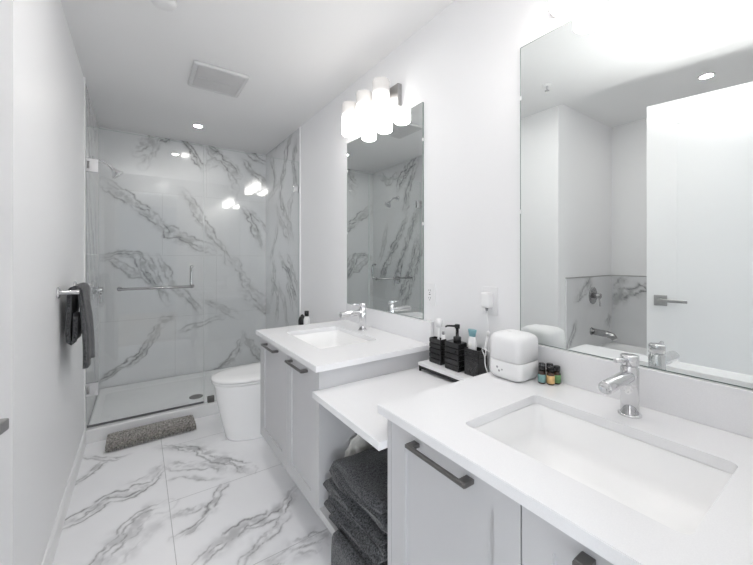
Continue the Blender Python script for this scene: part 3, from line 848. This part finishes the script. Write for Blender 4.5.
# towel hanging over the front edge of the shelf
bm = bmesh.new()
prof = []
xa = XF - 0.004
cl = [(0.622, TS + 0.0075), (0.612, TS + 0.0075), (xa - 0.004, TS + 0.004), (xa - 0.008, TS - 0.006), (xa - 0.009, 0.19), (xa - 0.010, 0.14), (xa - 0.008, 0.09)]
rows = []
ny = 16
for j in range(ny + 1):
    y = 0.845 + 0.29 * j / ny
    lo = []; hi = []
    for i, (x, z) in enumerate(cl):
        a = cl[max(0, i - 1)]; b = cl[min(len(cl) - 1, i + 1)]
        dx, dz = b[0] - a[0], b[1] - a[1]; l_ = math.hypot(dx, dz)
        w = 0.004 * math.sin(y * 55) * min(1, max(0, (TS - z) / 0.06))
        nxx, nzz = -dz / l_, dx / l_
        h_ = 0.0055
        lo.append((x + w - abs(w) * 0 + nxx * h_ - 0.004, y, z + nzz * h_)); hi.append((x + w - nxx * h_ - 0.004, y, z - nzz * h_))
    rows.append(lo + hi[::-1])
add_loft(bm, rows)
o = obj('draped_towel', bm, 'towel')
tag(o, 'charcoal towel hanging down over the front edge of the shelf', 'towel', 'folded charcoal towels on the shelf')
# crumpled white cloth behind the stack
bm = bmesh.new()
bmesh.ops.create_icosphere(bm, subdivisions=4, radius=1.0)
rn = random.Random(5)
for v in bm.verts:
    p = v.co.copy()
    k = 1 + 0.16 * math.sin(p.x * 7 + p.y * 4) + 0.12 * math.sin(p.y * 9 - p.z * 6 + 1) + 0.07 * math.sin(p.x * 15 + p.z * 13)
    v.co = Vector((0.80 + p.x * 0.085 * k, 1.262 + p.y * 0.0165 * k, 0.37 + p.z * 0.135 * (0.9 + 0.1 * k)))
smooth(bm)
o = obj('white_cloth', bm, 'white_cloth')
zmn = 0.2326
mz = min(v.co.z for v in o.data.vertices) + o.location.z
o.location.z += zmn - mz
tag(o, 'crumpled white cloth stuffed between the towels and the cabinet side', 'cloth')

# ================================================================== TRAY AND THINGS ON IT
ZT = 0.757
t = thing('tray', 'white tray on a black metal frame between the two sinks', 'tray', (1.15, 1.08, ZM))
obj('tray_top', box(1.102, 1.214, 0.90, 1.250, ZT - 0.016, ZT, 0.003), 'white_plastic', t)
bm = bmesh.new()
add_box(bm, 1.105, 1.113, 0.905, 1.245, ZM + 0.012, ZT - 0.0165); add_box(bm, 1.203, 1.211, 0.905, 1.245, ZM + 0.012, ZT - 0.0165)
add_box(bm, 1.113, 1.203, 1.237, 1.245, ZM + 0.012, ZT - 0.0165); add_box(bm, 1.113, 1.203, 0.905, 0.913, ZM + 0.012, ZT - 0.0165)
obj('frame', bm, 'blackmetal', t)
for x, y in ((1.109, 1.240), (1.207, 1.240), (1.109, 0.911), (1.207, 0.911)):
    obj('foot', lathe((x, y, ZM + 0.0003), (0, 0, 1), [(0, 0), (0, 0.005), (0.005, 0.0065), (0.0118, 0.005), (0.0118, 0)], 12), 'blackmetal', t)

def ribbed_box(bm, x0, x1, y0, y1, z0, z1, ribs=5, hollow=True, groove=0.0032):
    """stack of horizontal bands with shadow grooves between them"""
    loops = []
    dz = (z1 - z0) / ribs
    for k in range(ribs):
        a, b = z0 + k * dz, z0 + (k + 1) * dz
        g = groove
        loops += [(g, a), (0, a + 0.003), (0, b - 0.003), (g, b)]
    lp = [[(x, y, z) for x, y in rrect(x0 + d, x1 - d, y0 + d, y1 - d, 0.003, 2)] for d, z in loops]
    if hollow:
        lp += [[(x, y, z) for x, y in rrect(x0 + 0.004, x1 - 0.004, y0 + 0.004, y1 - 0.004, 0.003, 2)] for z in (z1, z0 + 0.006)]
    add_loft(bm, lp, sm=False)
ZT += 0.0004
B1 = (1.145, 1.185, 1.140, 1.218); B2 = (1.137, 1.193, 1.026, 1.108); B3 = (1.150, 1.207, 0.928, 1.006)
t = thing('toothbrush_holder', 'black ribbed toothbrush holder farthest left on the tray', 'toothbrush holder', ((B1[0] + B1[1]) / 2, 1.179, ZT), 'black ribbed bath accessories')
bm = bmesh.new(); ribbed_box(bm, *B1, ZT, ZT + 0.118); obj('holder', bm, 'black', t)
t = thing('soap_dispenser', 'black ribbed soap dispenser with pump in the middle of the tray', 'soap dispenser', (1.159, 1.089, ZT), 'black ribbed bath accessories')
bm = bmesh.new(); ribbed_box(bm, *B2, ZT, ZT + 0.124, hollow=False); obj('bottle', bm, 'black', t)
px, py, pz = 1.165, 1.058, ZT + 0.1242
bm = bmesh.new()
add_lathe(bm, (px, py, pz), (0, 0, 1), [(0, 0), (0, 0.017), (0.022, 0.017), (0.024, 0.012), (0.024, 0.007), (0.060, 0.007), (0.060, 0.0115), (0.076, 0.0115), (0.078, 0.009), (0.078, 0)], 20)
pm = obj('pump', bm, 'black', t)
obj('nozzle', tube([(px, py, pz + 0.070), (px - 0.03, py + 0.03, pz + 0.070), (px - 0.037, py + 0.037, pz + 0.065)], [0.005, 0.0042, 0.004], 10), 'black', pm)
t = thing('accessory_cup', 'black accessory cup on the tray beside the white diffuser', 'cup', (1.164, 0.984, ZT), 'black ribbed bath accessories')
bm = bmesh.new()
x0, x1, y0, y1 = B3
seq = [(0.0005, ZT), (0, ZT + 0.002), (0, ZT + 0.078), (0.0016, ZT + 0.0795), (0, ZT + 0.081), (0, ZT + 0.095), (0.0016, ZT + 0.0965), (0, ZT + 0.098), (0, ZT + 0.112)]
lp = [[(x, y, z) for x, y in rrect(x0 + d, x1 - d, y0 + d, y1 - d, 0.003, 2)] for d, z in seq]
lp += [[(x, y, z) for x, y in rrect(x0 + 0.004, x1 - 0.004, y0 + 0.004, y1 - 0.004, 0.003, 2)] for z in (ZT + 0.112, ZT + 0.006)]
add_loft(bm, lp, sm=False); obj('cup', bm, 'black', t)

# toothbrush in the first holder
def toothbrush(label, a, b, hd):
    a, b = Vector(a), Vector(b)
    t = thing('toothbrush', label, 'toothbrush', a, 'toothbrushes on the tray')
    d = (b - a).normalized()
    obj('brush_handle', tube([a, a + d * 0.09, a + d * 0.11, b], [0.0085, 0.0085, 0.005, 0.0035], 12), 'white_plastic', t)
    bm = bmesh.new(); add_lathe(bm, b - d * 0.0005, d, [(0, 0), (0, 0.004), (0.004, hd), (hd * 2.4, hd), (hd * 2.8, hd * 0.6), (hd * 2.9, 0)], 14)
    obj('brush_head', bm, 'white_plastic', t)
    return t
toothbrush('white electric toothbrush standing in the toothbrush holder', (1.166, 1.180, ZT + 0.0075), (1.168, 1.176, ZT + 0.168), 0.0155)
# small clear flosser case beside it
t = thing('bottle', 'small white-and-grey bottle leaning in the toothbrush holder', 'bottle', (1.174, 1.153, ZT + 0.007))
obj('bottle_body', tube([(1.174, 1.154, ZT + 0.0075), (1.174, 1.152, ZT + 0.138)], 0.009, 14), 'white_plastic', t)
obj('cap', tube([(1.174, 1.152, ZT + 0.1385), (1.174, 1.152, ZT + 0.153)], 0.006, 14), 'grey_plastic', t)
# toothpaste-like tube with a teal cap in the accessory cup
t = thing('lotion_bottle', 'white lotion bottle with a teal flip cap in the black accessory cup', 'bottle', (1.172, 0.980, ZT + 0.0065))
bm = bmesh.new()
ell = lambda rx, ry, z: [(1.172 + rx * math.cos(a), 0.980 + ry * math.sin(a), z) for a in [2 * math.pi * k / 20 for k in range(20)]]
zz0 = ZT + 0.007
add_loft(bm, [ell(0.011, 0.019, zz0), ell(0.012, 0.021, zz0 + 0.01), ell(0.012, 0.021, zz0 + 0.125), ell(0.011, 0.017, zz0 + 0.150), ell(0.009, 0.013, zz0 + 0.155)])
obj('bottle_body', bm, 'white_plastic', t)
bm = bmesh.new(); add_loft(bm, [ell(0.010, 0.015, zz0 + 0.1554), ell(0.013, 0.021, zz0 + 0.182), ell(0.0125, 0.0205, zz0 + 0.184)]); obj('cap', bm, 'teal', t)['label'] = 'teal cap'
bm = bmesh.new(); add_box(bm, 1.1593, 1.1599, 0.972, 0.988, zz0 + 0.112, zz0 + 0.128); obj('label_patch', bm, 'label_white', t)
toothbrush('white electric toothbrush leaning right in the black accessory cup', (1.188, 0.949, ZT + 0.0075), (1.199, 0.922, ZT + 0.172), 0.007)

# ------------------------------------------------------------------ outlets, charger, cord
def outlet(label, y0, y1, z0, z1):
    t = thing('wall_outlet', label, 'outlet', (W, (y0 + y1) / 2, z0), 'wall outlets')
    obj('cover_plate', box(W - 0.006, W - 0.0005, y0, y1, z0, z1, 0.002), 'white_plastic', t)
    yc = (y0 + y1) / 2; zc = (z0 + z1) / 2
    s = obj('socket', box(W - 0.0085, W - 0.0062, yc - 0.017, yc + 0.017, zc - 0.034, zc + 0.034, 0.001), 'white_plastic', t)
    bm = bmesh.new()
    for dz in (-0.019, 0.019):
        for dy in (-0.006, 0.006): add_box(bm, W - 0.0092, W - 0.0086, yc + dy - 0.001, yc + dy + 0.001, zc + dz - 0.002, zc + dz + 0.006)
        add_lathe(bm, (W - 0.0086, yc, zc + dz - 0.009), (-1, 0, 0), [(0, 0), (0, 0.0022), (0.0006, 0.0022), (0.0006, 0)], 10)
    add_box(bm, W - 0.0092, W - 0.0086, yc - 0.006, yc + 0.006, zc - 0.002, zc + 0.002)
    obj('slot', bm, 'slot', s)
    return t
outlet('white wall outlet just right of the far mirror, nothing plugged in', 1.257, 1.330, 1.012, 1.126)
outlet('white wall outlet with a charger plugged in, left of the near mirror', 0.892, 0.968, 1.013, 1.132)
t = thing('charger', 'white plug-in charger in the outlet left of the near mirror', 'charger', (W - 0.02, 0.935, 1.03))
obj('housing', box(W - 0.046, W - 0.0094, 0.906, 0.950, 1.046, 1.110, 0.009, 4), 'white_plastic', t)
obj('plug_neck', tube([(W - 0.026, 0.930, 1.0465), (W - 0.026, 0.930, 1.033)], [0.007, 0.005], 12), 'grey_plastic', t)
cord = [(W - 0.026, 0.930, 1.0325), (W - 0.018, 0.930, 0.96), (W - 0.014, 0.930, 0.88), (W - 0.012, 0.928, 0.80), (W - 0.010, 0.915, 0.745), (W - 0.012, 0.895, 0.722), (W - 0.02, 0.875, 0.719)]
obj('cord', tube(cord, 0.0022, 8), 'white_plastic', t)
# loose white cable looped beside the cup and up to the diffuser
def bez(P, n=28):
    P = [Vector(p) for p in P]; out = []
    for i in range(len(P) - 1):
        p0 = P[max(0, i - 1)]; p1 = P[i]; p2 = P[i + 1]; p3 = P[min(len(P) - 1, i + 2)]
        for k in range(8):
            t_ = k / 8
            out.append(0.5 * ((2 * p1) + (p2 - p0) * t_ + (2 * p0 - 5 * p1 + 4 * p2 - p3) * t_ ** 2 + (3 * p1 - p0 - 3 * p2 + p3) * t_ ** 3))
    out.append(P[-1]); return out
o = obj('cable', tube(bez([(1.165, 0.8235, 0.828), (1.160, 0.848, 0.845), (1.155, 0.868, 0.872), (1.158, 0.905, 0.884), (1.166, 0.925, 0.876), (1.170, 0.915, 0.85), (1.155, 0.90, 0.82), (1.140, 0.875, 0.79), (1.13, 0.865, 0.74), (1.14, 0.87, 0.7185)]), 0.0022, 8), 'white_plastic')
tag(o, 'thin white cable looping between the black cup and the white diffuser', 'cable')

# ------------------------------------------------------------------ diffuser
t = thing('aroma_diffuser', 'white rounded-cube aroma diffuser on the near countertop by the mirror', 'diffuser', (1.148, 0.765, ZC))
x0, x1, y0, y1 = 1.064, 1.195, 0.688, 0.819
z0 = ZC + 0.0004
def rsec(d, r, z): return [(x, y, z) for x, y in rrect(x0 + d, x1 - d, y0 + d, y1 - d, r, 7)]
bm = bmesh.new()
add_loft(bm, [rsec(0.016, 0.022, z0 + 0.002), rsec(0.008, 0.026, z0 + 0.004), rsec(0.002, 0.024, z0 + 0.012), rsec(0.0, 0.024, z0 + 0.024), rsec(0.0, 0.024, z0 + 0.0655), rsec(0.0022, 0.024, z0 + 0.0665)])
dbase = obj('base', bm, 'white_plastic', t)
obj('bottom_pad', (lambda b: (add_loft(b, [rsec(0.02, 0.02, z0), rsec(0.018, 0.02, z0 + 0.0018)]), b)[1])(bmesh.new()), 'grey_plastic', t)
bm = bmesh.new()
add_loft(bm, [rsec(0.0022, 0.024, z0 + 0.0672), rsec(0.0, 0.024, z0 + 0.0684), rsec(0.0, 0.024, z0 + 0.132), rsec(0.002, 0.024, z0 + 0.146), rsec(0.0075, 0.024, z0 + 0.155), rsec(0.017, 0.026, z0 + 0.161), rsec(0.034, 0.02, z0 + 0.164), rsec(0.054, 0.01, z0 + 0.165)])
obj('lid', bm, 'white_plastic', t)
obj('mist_nozzle', lathe((1.123, 0.766, z0 + 0.1652), (0, 0, 1), [(0, 0), (0, 0.008), (0.0015, 0.007), (0.0005, 0.004), (0.0005, 0)], 16), 'white_plastic', t)
bm = bmesh.new()
for dy, dz, r in ((0.012, 0.012, 0.004), (0.004, 0.0, 0.004), (-0.008, 0.006, 0.003)):
    add_lathe(bm, (x0 - 0.0002, 0.765 + dy, z0 + 0.030 + dz), (-1, 0, 0), [(0, 0), (0, r), (0.0008, r), (0.001, 0)], 14)
obj('button', bm, 'grey_plastic', dbase)

# ------------------------------------------------------------------ small oil bottles
def oil(label, x, y, lm, rot=0.0):
    z = ZC + 0.0004
    t = thing('oil_bottle', label, 'bottle', (x, y, z), 'small essential oil bottles')
    obj('bottle_glass', lathe((x, y, z), (0, 0, 1), [(0, 0), (0, 0.0108), (0.002, 0.0122), (0.037, 0.0122), (0.042, 0.0095), (0.044, 0.008), (0.044, 0)], 24), 'amber_glass', t)
    obj('label_band', lathe((x, y, z + 0.005), (0, 0, 1), [(0, 0.0123), (0.0, 0.0126), (0.027, 0.0126), (0.027, 0.0123)], 24), lm, t)
    bm = bmesh.new(); add_lathe(bm, (x, y, z + 0.0442), (0, 0, 1), [(0, 0), (0, 0.0112), (0.015, 0.0112), (0.017, 0.010), (0.017, 0)], 24)
    obj('cap', bm, 'black', t)
    return t
oil('small oil bottle with a teal label, leftmost of the front bottles', 1.150, 0.659, 'label_teal')
oil('small oil bottle with an amber-orange label, middle of the front bottles', 1.162, 0.6345, 'label_amber')
oil('small oil bottle with a green label, right of the amber-labelled one', 1.187, 0.6265, 'label_green')
oil('small dark oil bottle behind the teal-labelled one', 1.174, 0.673, 'label_white')
oil('small dark oil bottle at the back beside the green-labelled one', 1.194, 0.655, 'label_white')

# ================================================================== TOILET
t = thing('toilet', 'white skirted one-piece toilet between far vanity and shower', 'toilet', (0.8, 2.58, 0))
TY = 2.575
def dsec(xf_, hw, z, xb=1.10, n=28, e=2.3):
    """D-shaped section: round front towards -x, straight back"""
    pts = []
    lf = 0.30
    for k in range(n + 1):
        a = math.pi / 2 + math.pi * k / n
        cx = math.copysign(abs(math.cos(a)) ** (2 / e), math.cos(a)); sy = math.copysign(abs(math.sin(a)) ** (2 / e), math.sin(a))
        pts.append((xf_ + lf + lf * cx, TY + hw * sy, z))
    pts += [(xb, TY - hw, z), (xb, TY + hw, z)]
    return pts
bm = bmesh.new()
add_loft(bm, [dsec(0.505, 0.140, 0.001), dsec(0.498, 0.145, 0.010), dsec(0.478, 0.152, 0.10), dsec(0.455, 0.161, 0.20), dsec(0.436, 0.170, 0.30), dsec(0.427, 0.177, 0.37), dsec(0.42, 0.180, 0.392), dsec(0.424, 0.177, 0.398)])
obj('bowl', bm, 'porcelain', t)
bm = bmesh.new()
add_loft(bm, [dsec(0.420, 0.178, 0.3995, 0.98), dsec(0.410, 0.184, 0.402, 0.98), dsec(0.410, 0.184, 0.412, 0.98), dsec(0.414, 0.182, 0.415, 0.98)])
obj('seat', bm, 'porcelain', t)
bm = bmesh.new()
add_loft(bm, [dsec(0.413, 0.182, 0.4175, 0.98), dsec(0.406, 0.187, 0.421, 0.98), dsec(0.406, 0.187, 0.430, 0.98), dsec(0.413, 0.182, 0.4355, 0.98), dsec(0.44, 0.160, 0.441, 0.97), dsec(0.50, 0.10, 0.444, 0.95)])
obj('lid', bm, 'porcelain', t)
bm = bmesh.new()
def tsec(d, z): return [(x, y, z) for x, y in rrect(0.99 + d, W - 0.016 - 0.0, TY - 0.185 + d, TY + 0.185 - d, 0.04, 6)]
add_loft(bm, [tsec(0.02, 0.3985), tsec(0.004, 0.43), tsec(0.0, 0.5), tsec(0.0, 0.655), tsec(0.006, 0.665)])
obj('tank', bm, 'porcelain', t)
bm = bmesh.new(); add_loft(bm, [tsec(0.0, 0.6655), tsec(-0.006, 0.669), tsec(-0.006, 0.69), tsec(0.0, 0.695)]); obj('tank_lid', bm, 'porcelain', t)
obj('flush_button', lathe((1.10, TY, 0.6953), (0, 0, 1), [(0, 0), (0, 0.02), (0.004, 0.019), (0.005, 0)]), 'chrome', t)
t = thing('bottle', 'small white bottle with a black cap on the toilet tank', 'bottle', (1.098, 2.567, 0.6954))
obj('bottle_body', lathe((1.085, 2.54, 0.6954), (0, 0, 1), [(0, 0), (0, 0.024), (0.08, 0.024), (0.092, 0.02), (0.105, 0.016), (0.105, 0)], 20), 'white_plastic', t)
obj('cap', lathe((1.085, 2.54, 0.8007), (0, 0, 1), [(0, 0), (0, 0.017), (0.04, 0.017), (0.04, 0)], 20), 'black', t)['label'] = 'black cap'
o = obj('dark_bottle', lathe((1.075, 2.605, 0.6954), (0, 0, 1), [(0, 0), (0, 0.03), (0.06, 0.032), (0.085, 0.026), (0.105, 0.012), (0.112, 0.004), (0.112, 0)], 18), 'black')
tag(o, 'small dark tapered bottle left of the white one on the toilet tank', 'bottle')

# ================================================================== BATH MAT
bm = bmesh.new()
mx0, mx1, my0, my1, mh = -0.178, 0.345, 2.815, 3.010, 0.05
NX, NY = 190, 90
rows = []
for i in range(NX + 1):
    x = mx0 + (mx1 - mx0) * i / NX
    ring = []
    ex = min(i, NX - i) / NX * (mx1 - mx0)
    er = min(1, ex / 0.02); er = math.sqrt(max(0.0, 1 - (1 - er) ** 2)) * 0.35 + 0.65
    for j in range(NY):
        a = 2 * math.pi * j / NY
        ca, sa = math.cos(a), math.sin(a)
        yy = math.copysign(abs(ca) ** 0.75, ca) * (my1 - my0) / 2
        zz = math.copysign(abs(sa) ** 0.6, sa) * mh / 2 * er
        b = 0.0055 * math.sin(x * 2 * math.pi / 0.021) * math.sin(j * 2 * math.pi * 11 / NY)
        k = 1 + b / 0.03
        zc = mh / 2
        y = (my0 + my1) / 2 + yy * k + 0.006 * math.sin(x * 9)
        y = min(y, YF - 0.002)
        ring.append((x + 0.001 * math.sin(j), y, max(0.0008, zc + zz * k)))
    rows.append(ring)
add_loft(bm, rows)
M['mat'] = pbr('woven_mat', (0.36, 0.345, 0.33), 0.95, spec=0.1, bump=(150, 1.0), var=(85, 0.75))
o = obj('bath_mat', bm, 'mat')
tag(o, 'grey-brown nubby bath mat rolled up against the shower threshold', 'bath mat')

# ================================================================== TOWEL BAR AND HAND TOWEL
t = thing('towel_bar', 'short chrome towel bar on the left wall', 'towel bar', (L, 2.35, 1.096))
ZR, XR = 1.096, -0.247
for y in (2.1, 2.6):
    obj('mount', (lambda b: (add_lathe(b, (L + 0.0005, y, ZR), (1, 0, 0), [(0, 0), (0, 0.026), (0.006, 0.026), (0.010, 0.02), (0.012, 0.011), (0.075, 0.011), (0.077, 0.009), (0.077, 0)], 24), b)[1])(bmesh.new()), 'chrome', t)
obj('bar', tube([(XR, 2.112, ZR), (XR, 2.588, ZR)], 0.009), 'chrome', t)
# towel over the bar: one long fall on the room side, a short one by the wall
def draped(y0, y1):
    bm = bmesh.new(); rows = []
    r = 0.018
    path = []
    zl, zr = 0.845, 0.733
    path += [(XR - 0.002, zl + 0.13), (XR - 0.003, zl + 0.08), (XR - 0.004, zl + 0.04), (XR - 0.007, zl + 0.014), (XR - 0.017, zl + 0.004), (XR - 0.028, zl + 0.014)]
    for k in range(1, 10): path.append((XR - r - 0.014 + 0.012 * k / 10, zl + 0.03 + (ZR - zl - 0.03) * k / 10))
    for k in range(9):
        a = math.pi - math.pi * k / 8
        path.append((XR + r * math.cos(a), ZR + r * math.sin(a)))
    for k in range(1, 15): path.append((XR + r + 0.020 * math.sin(k / 14 * 1.6), ZR - (ZR - zr) * k / 14))
    n = len(path); ny = 16
    for j in range(ny + 1):
        f = j / ny
        prof = []
        for side in (1, -1):
            rng = range(n) if side == 1 else range(n - 1, -1, -1)
            for i in rng:
                x, z = path[i]
                a = path[max(0, i - 1)]; b = path[min(n - 1, i + 1)]
                dx, dz = b[0] - a[0], b[1] - a[1]; l_ = math.hypot(dx, dz)
                th = 0.0085
                drop = max(0, (ZR - z) / 0.38)
                gather = 1 - 0.12 * math.sin(min(1, drop) * 3.0) + (0.12 * drop if i > 18 else -0.12 * drop)
                y = (y0 + y1) / 2 + (f - 0.5) * (y1 - y0) * gather
                w = 0.009 * math.sin(f * 11 + (0 if i > 18 else 2)) * min(1, drop * 2.5)
                if i < 18: w = min(w, 0.003) * 0.5
                zz = z + (0.012 * math.sin(f * 5) if i in (0, n - 1) else 0)
                prof.append((x + w - dz / l_ * th * side, y, zz + dx / l_ * th * side))
        rows.append(prof)
    add_loft(bm, rows)
    return bm
o = obj('hand_towel', draped(2.13, 2.44), 'towel')
tag(o, 'charcoal hand towel hanging over the chrome bar on the left wall', 'towel')

# ================================================================== CEILING FITTINGS
t = thing('ceiling_vent', 'square white exhaust fan grille on the ceiling', 'vent', (0.445, 2.545, H))
vx0, vx1, vy0, vy1 = 0.278, 0.612, 2.372, 2.725
bm = bmesh.new()
zt = H - 0.0005
def vsec(d, z): return [(x, y, z) for x, y in rrect(vx0 + d, vx1 - d, vy0 + d, vy1 - d, 0.015, 4)]
add_loft(bm, [vsec(0.0, zt), vsec(0.0, zt - 0.008), vsec(0.006, zt - 0.017), vsec(0.022, zt - 0.020), vsec(0.030, zt - 0.014), vsec(0.03, zt - 0.006)])
obj('frame', bm, 'vent_grey', t)
bm = bmesh.new()
for k in range(22):
    y = vy0 + 0.037 + (vy1 - vy0 - 0.074) * k / 21
    add_box(bm, vx0 + 0.031, vx1 - 0.031, y - 0.0042, y + 0.0042, zt - 0.017, zt - 0.0075)
add_box(bm, vx0 + 0.031, vx1 - 0.031, vy0 + 0.165, vy0 + 0.185, zt - 0.0185, zt - 0.0075)
obj('louvre_grille', bm, 'vent_grey', t)
obj('fan_cavity', box(vx0 + 0.031, vx1 - 0.031, vy0 + 0.031, vy1 - 0.031, zt - 0.0068, zt - 0.001), 'grey_plastic', t)

def downlight(label, x, y, z, lens='can_lens'):
    t = thing('recessed_light', label, 'ceiling light', (x, y, z), 'recessed ceiling lights')
    bm = bmesh.new(); add_lathe(bm, (x, y, z - 0.0004), (0, 0, -1), [(0, 0.030), (0, 0.048), (0.003, 0.047), (0.005, 0.040), (0.003, 0.0335), (0.001, 0.0332)], 36)
    obj('trim_ring', bm, 'white_plastic', t)
    bm = bmesh.new(); add_lathe(bm, (x, y, z - 0.0006), (0, 0, -1), [(0, 0), (0, 0.0325), (0.0012, 0.0325), (0.0018, 0)], 36)
    obj('lens', bm, lens, t)
downlight('added fill lamp shaped as a recessed ceiling light, mid-room, not in view', 0.35, 1.47, H, 'fill_can_lens')  # added out of view to brighten floor and left wall
downlight('lit recessed ceiling light inside the shower', 0.448, 3.54, H)
downlight('lit recessed ceiling light over the bathtub, seen in the near mirror', -0.753, 0.662, H + 0.03)
o = obj('smoke_detector', lathe((0.094, 1.905, H - 0.0004), (0, 0, -1), [(0, 0), (0, 0.055), (0.012, 0.055), (0.022, 0.048), (0.024, 0.02), (0.024, 0)], 36), 'white_plastic')
tag(o, 'round white smoke detector on the ceiling at the top edge of the picture', 'smoke detector')
t = thing('fire_sprinkler', 'small fire sprinkler on the ceiling, seen in the near mirror', 'sprinkler', (0.079, 1.318, H))
obj('escutcheon', lathe((0.079, 1.318, H - 0.0004), (0, 0, -1), [(0, 0), (0, 0.032), (0.004, 0.03), (0.005, 0)], 28), 'white_plastic', t)
bm = bmesh.new(); add_lathe(bm, (0.079, 1.318, H - 0.0056), (0, 0, -1), [(0, 0), (0, 0.009), (0.014, 0.007), (0.03, 0.004), (0.031, 0.016), (0.033, 0.016), (0.033, 0)], 20)
obj('sprinkler_head', bm, 'chrome', t)
